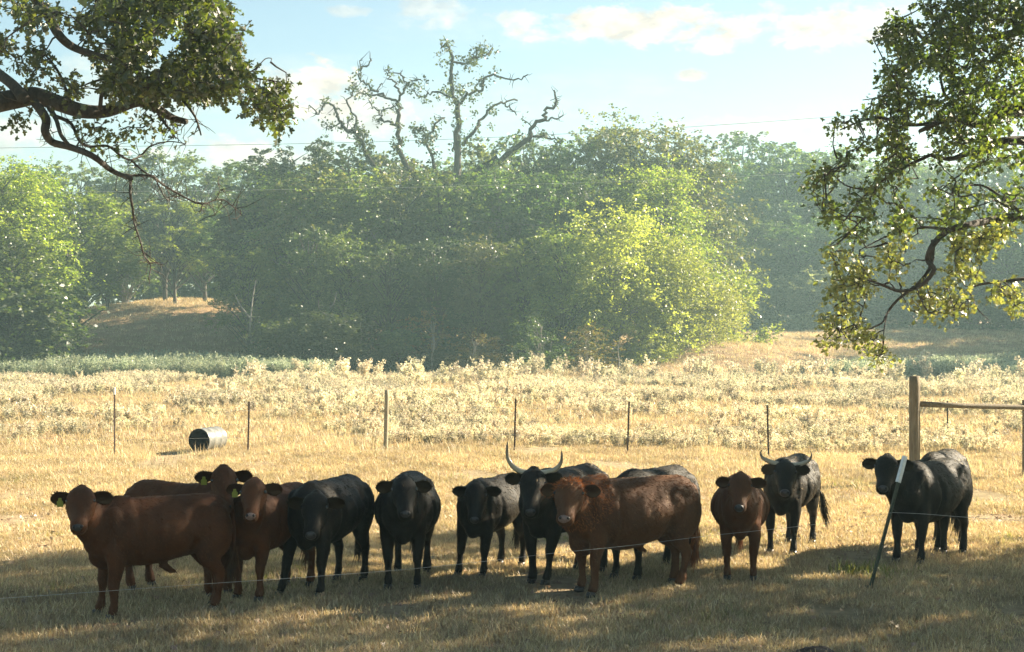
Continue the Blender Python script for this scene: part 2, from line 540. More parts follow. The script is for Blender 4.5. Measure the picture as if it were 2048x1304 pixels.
def make_tree(seed, h, wd, kind, leafmat, barkmat, nclump=60, nspray=10, nleaf=20, lsize=.17, low=.1, droop=.25, slen=1.0, open_=0.0):
    r = np.random.RandomState(seed)
    wood = MB()
    # trunks
    nst = 1 if kind in ('cedar',) else (3 if kind == 'shrub' else r.randint(1, 3))
    stems = []
    for s in range(nst):
        a = r.uniform(0, 6.28); lean = r.uniform(.02, .10) * h * (1 if nst > 1 else .6)
        pts = []
        for i in range(8):
            f = i / 7
            pts.append((Vector((math.cos(a) * lean * f ** 1.3 + r.normal() * .012 * h * f, math.sin(a) * lean * f ** 1.3 + r.normal() * .012 * h * f, f * h * .88)),
                        (.020 * h / (nst ** .5)) * (1 - .88 * f) + .02))
        sp_ = smooth_path(pts, 2)
        stems.append(sp_)
        wood.tube([p for p, _ in sp_], [q for _, q in sp_], 7)
    Cs, Ds = [], []
    for c in range(nclump):
        for _ in range(30):
            z = r.uniform(low, .98)
            e = envelope(kind, z)
            if r.rand() < e + .1: break
        a = r.uniform(0, 6.28)
        lob = .80 + .22 * math.sin(3 * a + seed) * math.sin(z * 9 + seed) + r.uniform(-.12, .12)
        rad = wd / 2 * e * lob * math.sqrt(r.uniform(.12 if kind != 'cedar' else .3, 1))
        cc = Vector((math.cos(a) * rad, math.sin(a) * rad, z * h))
        st = stems[r.randint(len(stems))]
        zi = max(0.04, min(.93, (cc.z / (h * .88)) - .12 - .25 * rad / (wd / 2)))
        b = st[int(zi * (len(st) - 1))]
        mid = (b[0] + cc) / 2 + Vector((r.normal() * .03 * h, r.normal() * .03 * h, .02 * h))
        cc2 = cc + Vector((0, 0, 0))
        wood.tube([b[0], mid, cc2], [min(b[1] * .5, .008 * h), .0035 * h + .005, .008], 5, cap=False)
        out = Vector((cc.x, cc.y, 0))
        out = out.normalized() if out.length > .01 else Vector((1, 0, 0))
        cr = .11 * h if kind != 'shrub' else .17 * h
        cr = min(cr, .95 if kind == 'oak' else 1.2)
        for s in range(nspray):
            d = Vector((r.normal(), r.normal(), r.normal() * .6)).normalized() * .9 + out * .7 + Vector((0, 0, .25 if kind != 'cedar' else .1))
            if kind == 'cedar': d.z += .5
            d.normalize()
            Cs.append(tuple(cc + Vector((r.normal(), r.normal(), r.normal() * .55)) * cr * .55)); Ds.append(tuple(d))
    Cs = np.array(Cs); Ds = np.array(Ds)
    n = len(Cs)
    stick = (r.rand(n, 1) < .14) * r.uniform(.6, 1.6, (n, 1)) + 1
    f = r.rand(n, nleaf)
    L = stick * slen * r.uniform(.5, 1.1, (n, 1)) * (h / 12) ** .4
    pos = Cs[:, None, :] + Ds[:, None, :] * (f * L)[..., None]
    pos[..., 2] -= (f ** 2) * L * droop
    sideways = unit(np.cross(Ds, np.array([0, 0, 1.0])))
    sg = r.choice([-1, 1], (n, nleaf))
    pos += sideways[:, None, :] * (sg * r.uniform(0, .18, (n, nleaf)) * L * (1 - f * .6))[..., None] + r.normal(size=(n, nleaf, 3)) * .06
    D = Ds[:, None, :] * .7 + sideways[:, None, :] * sg[..., None] * .8 + r.normal(size=(n, nleaf, 3)) * .35
    D[..., 2] -= .25
    N = np.array([0, 0, 1.0]) + r.normal(size=(n, nleaf, 3)) * .65
    S = lsize * r.uniform(.6, 1.25, n * nleaf)
    V, Fc = leaves(pos.reshape(-1, 3), D.reshape(-1, 3), N.reshape(-1, 3), S)
    V[:, 2] = np.maximum(V[:, 2], .02)
    return wood.mesh('trunk', [M[barkmat]]), mesh_np('crown', V, Fc, [M[leafmat]])


ORD = ['first', 'second', 'third', 'fourth', 'fifth', 'sixth', 'seventh', 'eighth', 'ninth', 'tenth', 'eleventh', 'twelfth', 'thirteenth', 'fourteenth', 'fifteenth']
# ------------------------------------------------------------------ the woods
PROTO = {}
def proto(key, *a, **k):
    PROTO[key] = make_tree(*a, **k) + (a[1],)

proto('oak1', 11, 13, 9.5, 'oak', 'thicket_leaf', 'bark', nclump=84, nspray=13, nleaf=24, low=.12, lsize=.22, slen=.6)
proto('oak2', 12, 13, 8.5, 'oak', 'thicket_leaf', 'bark', nclump=80, nspray=13, nleaf=24, low=.08, lsize=.22, slen=.65)
proto('high', 19, 13, 9.0, 'oak', 'thicket_leaf', 'bark', nclump=60, nspray=13, nleaf=24, low=.36, lsize=.22, slen=.8)
proto('elm1', 13, 13, 9.0, 'elm', 'elm_leaf', 'bark', nclump=84, nspray=12, nleaf=26, low=.08, droop=.4, slen=1.5, lsize=.20)
proto('elm2', 14, 13, 8.0, 'elm', 'thicket_leaf', 'pale_bark', nclump=80, nspray=12, nleaf=26, low=.08, droop=.4, slen=1.4, lsize=.20)
proto('cedar', 15, 10, 5.5, 'cedar', 'cedar_leaf', 'bark', nclump=70, nspray=9, nleaf=20, low=.03, droop=.05, slen=.8, lsize=.18)
proto('shrub1', 16, 4, 4.6, 'shrub', 'thicket_leaf', 'bark', nclump=40, nspray=12, nleaf=20, low=.04, droop=.25, slen=1.1, lsize=.19)
proto('shrub2', 17, 4, 4.2, 'shrub', 'brown_leaf', 'pale_bark', nclump=26, nspray=9, nleaf=16, low=.06, droop=.2, slen=1.2, lsize=.15)
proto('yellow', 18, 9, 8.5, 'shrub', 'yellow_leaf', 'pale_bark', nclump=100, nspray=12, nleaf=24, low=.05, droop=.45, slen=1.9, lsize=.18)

CT = 'trees of the central thicket'
def place_tree(key, px, Y, top, label, group=None, wf=1.0, leaf=None, bark=None, rz=None, name=None, cat='tree', sink=0.0):
    tme, cme, h0 = PROTO[key]
    X = (px - CX) / F * Y
    z0 = gz(X, Y) - sink
    h = (CAMH - (top - CY) / F * Y) - z0
    s = h / h0
    sx = s ** .6 * wf
    o = thing(name or {'cedar': 'cedar_tree', 'shrub1': 'thicket_shrub', 'shrub2': 'dry_shrub', 'elm1': 'elm_tree', 'elm2': 'elm_tree', 'yellow': 'sunlit_tree'}.get(key, 'oak_tree'),
              (X, Y, z0), label, cat, group, rz if rz is not None else random.uniform(0, 6.28))
    o.scale = (sx, sx, s)
    if leaf is None and group == CT:
        leaf = random.choice([None, None, 'elm_leaf', 'olive_leaf', 'olive_leaf', 'cedar_leaf'])
    for nm, me, mm in (('trunk', tme, bark), ('crown', cme, leaf)):
        c = part(nm, me, o)
        if mm:
            c.material_slots[0].link = 'OBJECT'
            c.material_slots[0].material = M[mm]
    return o

CT = 'trees of the central thicket'
SH = 'shrubs along the foot of the thicket'
FT = 'trees of the far shaded treeline'
LT = 'trees on the left edge of the clearing'
# back row of the thicket
for i, (px, Y, top, key, lab) in enumerate([
        (520, 116, 318, 'oak2', 'dark oak at the left back of the thicket, just left of the bare limbs'),
        (590, 114, 292, 'oak1', 'round dark oak crown below the cumulus cloud at the left shoulder of the thicket'),
        (680, 113, 285, 'oak1', 'dark oak crown just under the leftmost crooked bare limb'),
        (790, 114, 300, 'oak2', 'oak crown under the forked middle bare limb'),
        (960, 115, 290, 'oak1', 'oak crown right of the tallest dead stem'),
        (1060, 113, 268, 'oak2', 'oak crown behind the bare limb that leans right'),
        (1150, 112, 285, 'oak1', 'hazy oak crown between the leaning bare limb and the feathery elms'),
        (1210, 111, 246, 'elm1', 'feathery elm with the highest sprays left of centre gap'),
        (1290, 112, 250, 'elm1', 'tall feathery elm reaching above the yellow sunlit tree'),
        (1370, 114, 268, 'elm2', 'feathery elm at the right shoulder of the thicket')]):
    place_tree(key, px, Y, top, lab, CT)
for i, (px, Y, top, key, lab) in enumerate([
        (525, 106, 372, 'oak2', 'blue green tree at the left side of the thicket above the bare bank'),
        (575, 105, 345, 'elm2', 'dense tree in the left part of the thicket, behind the pale leaning trunk'),
        (620, 104, 335, 'oak1', 'dense dark tree left of the middle of the thicket'),
        (715, 104, 340, 'elm2', 'dense tree below the left crooked bare limbs'),
        (810, 105, 335, 'oak2', 'dense green tree under the middle dead limbs, second row'),
        (905, 104, 345, 'oak1', 'dense green tree at the foot of the tallest dead stem'),
        (1000, 104, 330, 'elm2', 'drooping green tree left of the sunlit tree, second row'),
        (1095, 104, 335, 'oak2', 'bushy green tree next to the sunlit yellow tree'),
        (1180, 105, 345, 'elm2', 'loose green tree rising just behind the sunlit yellow tree')]):
    place_tree(key, px, Y, top, lab, CT, wf=1.05)
for i, (px, Y, top, key, lab, lf) in enumerate([
        (500, 99, 440, 'high', 'short tree on a pale bare trunk at the left foot of the thicket', None),
        (620, 98, 450, 'oak2', 'low dark tree at the front of the thicket, left of the pale twigs', None),
        (690, 97, 430, 'elm1', 'low spreading tree with pale dead twigs on its left', 'thicket_leaf'),
        (780, 97, 445, 'oak1', 'low dark tree above the wooden fence post', None),
        (870, 96, 430, 'oak2', 'low green tree with a slim pale trunk showing below', None),
        (960, 96, 440, 'elm1', 'low olive tree in front of the thicket, above the tall horned cow', None),
        (1050, 96, 440, 'oak1', 'low olive tree with brownish leaves at its foot', None),
        (1120, 96, 470, 'elm1', 'low light green tree touching the sunlit yellow tree', None)]):
    place_tree(key, px, Y, top + (int(px * 7) % 90) - 20, lab, CT, wf=.82, leaf=lf)
# the lit yellow green trees at the right end of the thicket
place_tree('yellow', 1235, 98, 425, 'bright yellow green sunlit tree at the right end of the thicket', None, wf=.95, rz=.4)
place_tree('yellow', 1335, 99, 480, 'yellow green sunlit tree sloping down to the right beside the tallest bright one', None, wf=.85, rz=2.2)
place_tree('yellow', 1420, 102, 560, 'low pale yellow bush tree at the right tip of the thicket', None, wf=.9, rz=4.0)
place_tree('elm1', 1320, 104, 330, 'tall light green tree with drooping side branches over the yellow trees', CT, wf=.95)
place_tree('shrub1', 1468, 108, 545, 'soft green pointed shrub behind the right tip of the thicket', None, leaf='elm_leaf', cat='shrub')
# shrubs along the foot
sh = [(575, 93, 645, 'shrub1', None), (610, 92, 650, 'shrub2', 'thicket_leaf'), (665, 92, 640, 'shrub1', None), (730, 92, 655, 'shrub2', 'thicket_leaf'),
      (790, 92, 640, 'shrub1', None), (850, 91, 660, 'shrub2', 'brown_leaf'), (905, 91, 650, 'shrub1', None), (955, 91, 665, 'shrub2', 'brown_leaf'), (1010, 91, 650, 'shrub1', None),
      (1070, 91, 660, 'shrub2', 'thicket_leaf'), (1130, 91, 650, 'shrub1', None), (1185, 92, 665, 'shrub2', 'brown_leaf'), (1245, 93, 655, 'shrub1', 'elm_leaf'), (1300, 95, 650, 'shrub2', 'yellow_leaf')]
for ish, (px, Y, top, key, lf) in enumerate(sh):
    lab = ORD[ish] + ' from the left of the foot shrubs, ' + {'brown_leaf': 'low and rusty brown', 'yellow_leaf': 'low, yellow and dry', 'elm_leaf': 'light green, below the sunlit yellow tree'}.get(lf, 'low and dark green')
    dt_ = [0, 42, -14, 55, 20, -30, 48, 8, 60, -20, 34, -8, 50, 5, 12][ish]
    place_tree(key, px + (ish * 37 % 31) - 15, Y + (ish * 53 % 7) * .7 - 1.5, top + dt_, lab, SH, leaf=lf or [None, 'olive_leaf', 'cedar_leaf', 'elm_leaf'][ish * 7 % 4], cat='shrub', wf=1.0 + .1 * (ish % 4))
# left side trees
for px, Y, top, key, lf, lab, wf in [
        (20, 96, 330, 'elm1', 'lime_leaf', 'light yellow green tree at the left edge of the photo', 1.0),
        (55, 99, 345, 'elm1', 'lime_leaf', 'light green feathery tree second from the left edge', 1.0),
        (150, 103, 385, 'high', 'lime_leaf', 'broad olive tree left of the bare bank with branches over it', 1.2),
        (20, 92, 455, 'cedar', None, 'dark cedar in front of the leftmost light green trees', 1.3),
        (-40, 93, 400, 'cedar', None, 'dark cedar cut off by the left edge of the photo', 1.3),
        (215, 121, 400, 'high', 'elm_leaf', 'olive tree whose low branches hang at the left top of the bare bank', .9),
        (20, 91, 560, 'shrub1', None, 'dark shrub above the pale weeds at the far left', 1.5),
        (330, 128, 300, 'high', None, 'tree on top of the bank behind the hanging dead twigs', 1.0),
        (410, 127, 338, 'high', None, 'rounded tree on the bank left of the gap of sky', 1.0),
        (250, 130, 335, 'elm2', None, 'tree on the bank behind the olive trees at left', 1.0),
        (150, 126, 330, 'oak1', None, 'dark tree on the bank far back at left', 1.0),
        (60, 128, 318, 'elm2', None, 'tall thin topped tree on the bank at far left', 1.0),
        (350, 124, 400, 'high', 'lime_leaf', 'bushy tree standing on the bare bank, catching light on its leaves', 1.0),
        (450, 121, 420, 'high', None, 'dark drooping tree at the right end of the bare bank', 1.0)]:
    place_tree(key, px, Y, top, lab, LT, leaf=lf, wf=wf, cat='shrub' if key.startswith('shrub') else 'tree')
# far right treeline
for i, (px, Y, top) in enumerate([(1400, 150, 330), (1455, 146, 318), (1500, 152, 262), (1560, 148, 300), (1620, 152, 292), (1690, 150, 300), (1750, 147, 330), (1810, 152, 300), (1880, 149, 330), (1950, 152, 300), (2020, 148, 320), (2090, 150, 300), (2170, 150, 300),
                                  (1430, 140, 430), (1520, 139, 440), (1600, 138, 450), (1680, 139, 430), (1760, 138, 450), (1850, 138, 440), (1930, 139, 450), (2010, 138, 440), (2090, 139, 440)]):
    place_tree(['oak1', 'elm2', 'oak2'][i % 3], px, Y, top, ORD[i] + ' tree from the left in the hazy far line across the clearing' if i < 13 else ORD[i - 13] + ' from the left of the lower dark trees before the far line', FT if i < 13 else 'lower trees in front of the far treeline', wf=1.25, leaf='thicket_leaf')
for i, px in enumerate([1420, 1490, 1555, 1620, 1690, 1755, 1825, 1895, 1965, 2040]):
    grey = i in (1, 2, 3)
    place_tree('shrub1', px, 134, 585 - (40 if grey else 0) + (i % 3) * 8, ORD[i - 1] + ' from the left of the three pale grey shrubs before the far treeline' if grey else ORD[i] + ' shrub from the left at the foot of the far treeline, dark green',
               'pale shrubs before the far treeline' if grey else 'dark shrubs along the foot of the far treeline', leaf='grey_leaf' if grey else None, cat='shrub', wf=1.3)
for i, (px, Y, top) in enumerate([(2230, 108, 330), (2330, 118, 300), (2180, 128, 320), (2280, 134, 300), (2420, 112, 300), (2360, 142, 320), (2500, 125, 300), (2600, 104, 300), (2200, 150, 300), (2460, 96, 280)]):
    place_tree(['oak1', 'elm2', 'oak2'][i % 3], px, Y, top, ORD[i] + ' of the dark trees at the right side of the clearing, past the photo edge', 'trees at the right side of the clearing', wf=1.25, leaf='thicket_leaf')
for i, (px, Y, top) in enumerate([(270, 142, 470), (320, 140, 480), (370, 143, 470), (420, 141, 480), (470, 143, 470)]):
    place_tree('shrub1', px, Y, top, ORD[i] + ' undergrowth shrub from the left on top of the bank behind the gap', 'undergrowth on top of the bank', wf=1.2, cat='shrub')
# more wood behind, closing the view
k = 0
for px, Y, top in [(-120, 118, 320), (-220, 112, 330), (480, 150, 330), (560, 152, 330), (840, 150, 330), (1130, 150, 320), (1280, 150, 330), (1340, 152, 320), (660, 152, 330), (750, 151, 330), (940, 151, 320), (1040, 152, 320)]:
    place_tree(['oak1', 'oak2'][k % 2], px, Y, top, ORD[k] + ' of the dark trees deep in the wood behind the thicket', 'trees deep in the wood', wf=1.25); k += 1

# ------------------------------------------------------------------ traced wood: dying oak in the thicket
def traced(pts, Y, dY=0.0, rpx=None, seed=0):
    """px polyline -> [(Vector, radius)] wandering in depth"""
    r = np.random.RandomState(seed)
    out = []
    y = Y
    for i, (px, py) in enumerate(pts):
        f = i / max(1, len(pts) - 1)
        yy = Y + dY * f + r.normal() * .12 * (abs(dY) > 0) * min(i, 2)
        rad = (rpx[0] * (1 - f) + rpx[1] * f) * Y / F / 2
        out.append((P(px, py, yy), rad))
    return smooth_path(out, 4)

DY = 109.0
base = Vector(((905 - CX) / F * DY, DY, gz((905 - CX) / F * DY, DY)))
dead = thing('dying_oak', base, 'tall dying oak with crooked bare limbs rising above the middle of the thicket', 'tree')
mb = MB()
pth = smooth_path([(base, .36), (P(900, 600, DY), .33), (P(905, 450, DY), .3), (P(915, 330, DY), .26), (P(915, 270, DY), .22)], 4)
mb.tube([p - base for p, _ in pth], [q for _, q in pth], 9)
part('trunk', mb.mesh('trunk', [M['bark']]), dead)
tips = []
twigs_ = MB()
for i, (pts, dy, rp) in enumerate([
        ([(915, 300), (915, 255), (914, 215), (905, 190), (901, 150), (905, 115), (897, 98), (885, 85)], 0.5, (14, 3.5)),
        ([(904, 122), (930, 126), (958, 113), (973, 110), (986, 99)], 1.5, (5, 2.5)), ([(946, 118), (952, 105), (958, 92)], .5, (3.5, 2)),
        ([(914, 212), (935, 190), (962, 180), (966, 158), (985, 148), (1008, 158), (1035, 158), (1056, 149)], -2, (7, 2.5)),
        ([(900, 195), (872, 182), (852, 190), (832, 190), (828, 178)], 1.5, (5, 2)),
        ([(925, 290), (945, 262), (965, 236), (985, 212), (1010, 206), (1035, 201)], 2.5, (8, 3.5)), ([(1010, 206), (1022, 220), (1032, 231)], .5, (4, 2)),
        ([(905, 500), (860, 400), (805, 320), (799, 280), (797, 235), (796, 205)], 2, (15, 8)),
        ([(796, 205), (772, 192), (745, 190), (715, 187)], 1.5, (6, 2.2)), ([(796, 205), (808, 185), (811, 168), (828, 166), (842, 159)], -1, (6, 2.5)),
        ([(803, 190), (788, 165), (778, 155), (775, 139)], 1, (5, 2.5)), ([(812, 170), (806, 153), (786, 143)], .4, (4, 2)),
        ([(768, 191), (748, 182), (735, 168), (718, 158), (721, 142), (735, 130), (740, 116)], -1, (5, 2.5)), ([(722, 142), (719, 122)], .2, (3, 1.6)),
        ([(748, 183), (765, 168)], .3, (3, 2)),
        ([(799, 255), (780, 243), (760, 240), (762, 228), (745, 212), (738, 198)], 1.4, (6, 2)), ([(762, 228), (780, 215), (792, 211)], .3, (3, 2)),
        ([(890, 520), (800, 400), (740, 320), (722, 280), (715, 262), (700, 262), (685, 252), (676, 230), (668, 214)], -2, (12, 5)),
        ([(668, 214), (652, 205), (642, 220), (632, 226), (618, 210)], -1, (5, 2)), ([(685, 246), (668, 250), (653, 259)], -.5, (3.5, 1.8)),
        ([(716, 262), (714, 240), (702, 215), (695, 198), (706, 188), (710, 165)], 1, (5, 2)),
        ([(900, 420), (870, 330), (852, 285), (870, 250), (890, 235)], 1, (9, 3)), ([(856, 275), (845, 258), (830, 262)], .3, (4, 2)),
        ([(910, 420), (950, 350), (985, 322), (1010, 312), (1040, 290), (1058, 272), (1062, 255), (1085, 238), (1090, 220), (1108, 208), (1113, 195), (1108, 180)], -2.5, (16, 3)),
        ([(1088, 240), (1105, 238), (1126, 231)], -.4, (4.5, 2.4)), ([(1050, 280), (1075, 273), (1095, 276), (1122, 284)], -1, (7, 3)),
        ([(930, 420), (1000, 360), (1060, 345), (1120, 330)], -1, (10, 5)),
        ([(690, 258), (702, 240)], .3, (3, 1.5)), ([(936, 190), (925, 172)], .3, (3, 1.5)), ([(1063, 254), (1050, 246)], .2, (2.5, 1.4))]):
    tr_ = traced(pts, DY, dy, rp, seed=i)
    rr_ = np.random.RandomState(i + 50)
    tr2 = []
    for j, (p, q) in enumerate(tr_):
        jit = Vector(rr_.normal(size=3)) * .09 * (0 < j < len(tr_) - 1)
        tr2.append((p + jit, q))
    mb = MB(); mb.tube([p - base for p, _ in tr2], [q * .9 + .005 for _, q in tr2], 6)
    part('limb', mb.mesh('limb', [M['dark_bark']]), dead)
    tips += [(p, q) for p, q in tr2]
    for _ in range(3 + len(pts)):
        j = rr_.randint(len(tr2) // 3, len(tr2)); p0 = tr2[j][0]
        d_ = Vector(rr_.normal(size=3)); d_.z += .5; d_.y *= .5; d_.normalize()
        L_ = rr_.uniform(.25, .7)
        k1 = p0 + d_ * L_ * .5 + Vector(rr_.normal(size=3)) * .08; k2 = p0 + d_ * L_ + Vector(rr_.normal(size=3)) * .15
        twigs_.tube([p0 - base, k1 - base, k2 - base], [.03, .02, .008], 4, cap=False)
part('twigs', twigs_.mesh('twigs', [M['dark_bark']]), dead)['kind'] = 'stuff'
r = np.random.RandomState(3)
C_, D_, N_, S_ = [], [], [], []
for p, q in tips:
    px = CX + p.x / p.y * F; py = CY - (p.z - CAMH) / p.y * F
    w_ = .42 if (835 < px < 990 and 80 < py) else (.10 if px < 860 else .02)
    if py > 265: w_ = .8 if px < 1000 else .3
    for _ in range(3):
        if r.rand() < w_ * .75:
            c = np.array(p) + r.normal(size=3) * .28
            for _ in range(r.randint(9, 22)):
                C_.append(c + r.normal(size=3) * .17); D_.append(r.normal(size=3)); N_.append(r.normal(size=3) + [0, 0, .8]); S_.append(r.uniform(.16, .28))
V, Fc = leaves(np.array(C_) - np.array(base), np.array(D_), np.array(N_), np.array(S_))
part('crown', mesh_np('crown', V, Fc, [M['cedar_leaf']]), dead)

# pale dead twigs and small pale trunks in front of the thicket
def twig_tree(px, Y, polys, label, r0=4, name='dead_sapling'):
    X = (px - CX) / F * Y
    b = Vector((X, Y, gz(X, Y)))
    o = thing(name, b, label, 'dead tree')
    for i, pl in enumerate(polys):
        tr_ = traced(pl, Y, .3, (r0 if i == 0 else r0 * .55, 1.2), seed=i + int(px))
        mb = MB(); mb.tube([p - b for p, _ in tr_], [q for _, q in tr_], 5)
        part('trunk' if i == 0 else 'branch', mb.mesh('trunk', [M['pale_bark']]), o)
twig_tree(507, 93.0, [[(507, 742), (505, 700), (500, 660), (505, 600), (512, 560)], [(503, 640), (480, 610), (470, 590)]], 'slim pale bare trunk standing at the left foot of the thicket', 7)
twig_tree(720, 91.5, [[(716, 745), (718, 700), (724, 672), (721, 650), (724, 636)]], 'slim pale crooked trunk above and left of the wooden post', 5)
twig_tree(866, 90.5, [[(866, 750), (864, 715), (868, 690), (866, 668)]], 'slim pale trunk showing in the middle of the thicket foot', 5)
twig_tree(640, 91.5, [[(650, 745), (652, 690), (660, 640), (640, 620), (637, 600)], [(660, 615), (668, 606), (673, 585)]], 'pale forked dead twigs against the dark left part of the thicket', 4)
for px_, lab in ((1085, 'leftmost thin pale sapling under the sunlit tree'), (1100, 'second thin pale sapling under the sunlit tree'), (1235, 'thin pale sapling under the yellow sunlit tree')):
    twig_tree(px_, 90.8, [[(px_, 752), (px_ + 3, 725), (px_ + 1, 700), (px_ + 5, 672)]], lab, 3)

# ------------------------------------------------------------------ the two big near oaks
def in_poly(x, y, poly):
    c = False; n = len(poly)
    for i in range(n):
        x1, y1 = poly[i]; x2, y2 = poly[i - 1]
        if (y1 > y) != (y2 > y) and x < (x2 - x1) * (y - y1) / (y2 - y1) + x1:
            c = not c
    return c

def pxof(p):
    return CX + p[0] / p[1] * F, CY - (p[2] - CAMH) / p[1] * F

def grow_twigs(nodes, clusters, maxr=.045):
    """connect cluster centres to the nearest limb or earlier twig"""
    nodes = [np.array(n) for n in nodes]
    cl = [np.array(c) for c in clusters]
    N = np.array(nodes)
    d = np.array([np.min(np.linalg.norm(N - c, axis=1)) for c in cl])
    order = np.argsort(d)
    par = []
    pts = list(N)
    mb = MB()
    A = np.array(pts)
    n0 = len(A)
    buf = np.zeros((n0 + len(cl) * 3, 3)); buf[:n0] = A; n = n0
    rr = np.random.RandomState(4)
    for k in order:
        c = cl[k]
        dd = np.linalg.norm(buf[:n] - c, axis=1)
        j = int(np.argmin(dd)); p = buf[j].copy()
        L = dd[j]
        mid = (p + c) / 2 + rr.normal(size=3) * .12 * L + np.array([0, 0, -.05 * L])
        rb = min(maxr, .010 + .014 * L)
        mb.tube([Vector(p), Vector(p * .65 + mid * .35 + rr.normal(size=3) * .02), Vector(mid), Vector(c)], [rb, rb * .85, rb * .6, .004], 5, cap=False)
        buf[n] = mid; n += 1
        buf[n] = c; n += 1
    return mb

def cluster_leaves(clusters, seed, per=(8, 17), size=(.07, .125), spread=.15, shape=OAK):
    r = np.random.RandomState(seed)
    C_, D_, N_, S_ = [], [], [], []
    for c in clusters:
        c = np.array(c)
        for _ in range(r.randint(*per)):
            d = r.normal(size=3); d /= np.linalg.norm(d); d[2] -= .25
            C_.append(c + d * r.uniform(0, spread) + r.normal(size=3) * .03)
            D_.append(d + r.normal(size=3) * .35); N_.append(r.normal(size=3) * .8 + [0, 0, .9]); S_.append(r.uniform(*size))
    return leaves(np.array(C_), np.array(D_), np.array(N_), np.array(S_), shape, .18)

# ---- left oak
LY = 22.0
lbase = Vector((-11.5, 21.5, gz(-11.5, 21.5)))
lo = thing('post_oak', lbase, 'near oak reaching in from the upper left with a thick dark limb and lobed leaves', 'tree')
mb = MB()
pth = smooth_path([(lbase + Vector((0, 0, -.1)), .62), (lbase + Vector((.1, 0, 1.2)), .46), (lbase + Vector((.3, .1, 3.2)), .42), (lbase + Vector((.2, .2, 5.5)), .33), (lbase + Vector((.6, .3, 9)), .2), (lbase + Vector((1.2, 0, 12)), .06)], 4)
mb.tube([p - lbase for p, _ in pth], [q for _, q in pth], 14)
part('trunk', mb.mesh('trunk', [M['bark']]), lo)
lnodes = []
LL = [
    ([(-560, 250), (-420, 215), (-250, 238), (-60, 214), (35, 197), (72, 192), (112, 205), (165, 222), (215, 222), (275, 203), (310, 215), (345, 236), (372, 243)], 0.6, (54, 12)),
    ([(48, 198), (28, 172), (-5, 145), (-40, 110), (-90, 40)], 1.0, (24, 18)),
    ([(60, -60), (74, 0), (98, 34), (118, 70), (146, 94), (190, 110), (250, 128), (300, 165), (330, 190)], -1.0, (24, 8)),
    ([(-500, -250), (-250, -160), (60, -60), (220, -70), (330, -50), (420, 20), (455, 70)], 1.0, (34, 6)),
    ([(70, 205), (92, 238), (90, 262), (104, 284), (140, 294), (185, 312), (225, 342), (262, 357)], -.8, (17, 8)),
    ([(98, 215), (112, 238), (122, 270), (140, 292)], -.3, (10, 6)),
    ([(262, 357), (260, 385), (266, 420), (268, 445), (280, 480), (288, 510), (301, 530), (297, 560)], -.5, (5, 1.6)),
    ([(288, 505), (305, 518), (318, 528)], .2, (2, 1)),
    ([(250, 352), (300, 352), (330, 372), (372, 396), (405, 408), (440, 398), (465, 412), (485, 432)], .9, (5, 1.3)),
    ([(405, 408), (400, 425)], .2, (2, 1)), ([(430, 402), (440, 380), (435, 365)], .3, (2, 1)), ([(445, 400), (430, 430)], .2, (1.8, .8)), ([(312, 360), (330, 395), (345, 402)], .2, (2.6, 1)),
    ([(330, 372), (345, 392), (375, 402)], .4, (2, 1)),
    ([(110, 232), (142, 247), (158, 280), (178, 293), (215, 292), (240, 310), (262, 320), (285, 308), (300, 293), (338, 283), (372, 288)], 1.0, (7, 1.6)),
    ([(262, 320), (290, 345), (310, 352)], .4, (4, 2)),
    ([(318, 230), (332, 250), (345, 265), (352, 278)], -.4, (6, 1.6)), ([(345, 265), (362, 270)], .1, (2.5, 1)),
    ([(365, 200), (385, 225), (395, 245), (402, 270)], -.5, (5, 2.6)), ([(396, 250), (388, 270)], .1, (2.5, 1.4)),
    ([(275, 203), (330, 190), (400, 165), (460, 150), (520, 158), (570, 165)], .8, (10, 2)),
    ([(140, 205), (120, 150), (90, 110), (60, 95)], .6, (7, 2)), ([(200, 218), (210, 160), (250, 120)], -.6, (8, 3)),
    ([(515, 135), (530, 118), (543, 117), (540, 126)], .1, (2, 1.2)),
]
for i, (pts, dy, rp) in enumerate(LL):
    Y0 = LY + (1.0 if i in (3,) else 0)
    tr_ = traced(pts, Y0, dy, rp, seed=i + 100)
    if i == 0:
        tr_ = smooth_path([(lbase + Vector((.3, .1, 4.0)), .30)] + [tr_[0]], 3)[:-1] + tr_
    if rp[0] < 20: tr_ = [(p, q * 1.15) for p, q in tr_]
    mb = MB(); mb.tube([p - lbase for p, _ in tr_], [q for _, q in tr_], 10 if rp[0] > 15 else 6)
    part('limb' if rp[0] > 12 else 'branch', mb.mesh('limb', [M['bark']]), lo)
    if i not in (6, 7, 8, 9, 10, 11, 12, 13): lnodes += [np.array(p) for p, _ in tr_]
LPOLY = [(-60, -60), (440, -60), (432, 5), (470, 22), (488, 60), (486, 100), (482, 128), (520, 138), (552, 148), (588, 172), (590, 255), (560, 255), (535, 235), (505, 220), (488, 190), (465, 178), (440, 200),
         (420, 222), (395, 235), (370, 215), (330, 200), (280, 195), (230, 205), (200, 205), (120, 195), (60, 165), (20, 175), (-60, 190)]
r = np.random.RandomState(21)
lcl = []
tries = 0
while len(lcl) < 1000 and tries < 60000:
    tries += 1
    px, py = r.uniform(-60, 600), r.uniform(-60, 262)
    if not in_poly(px, py, LPOLY): continue
    nv = mnoise.noise(Vector((px / 62, py / 50, 1.7)))
    dens_ = .95 if (px > 220 and py < 190) else .52
    if px > 470: dens_ = .75
    if nv < (.02 if dens_ < .9 else -.34) * 1.0 - (.1 if px > 480 else 0): continue
    if r.rand() > dens_: continue
    lcl.append(tuple(P(px, py, LY + r.uniform(-1.6, 1.8))))
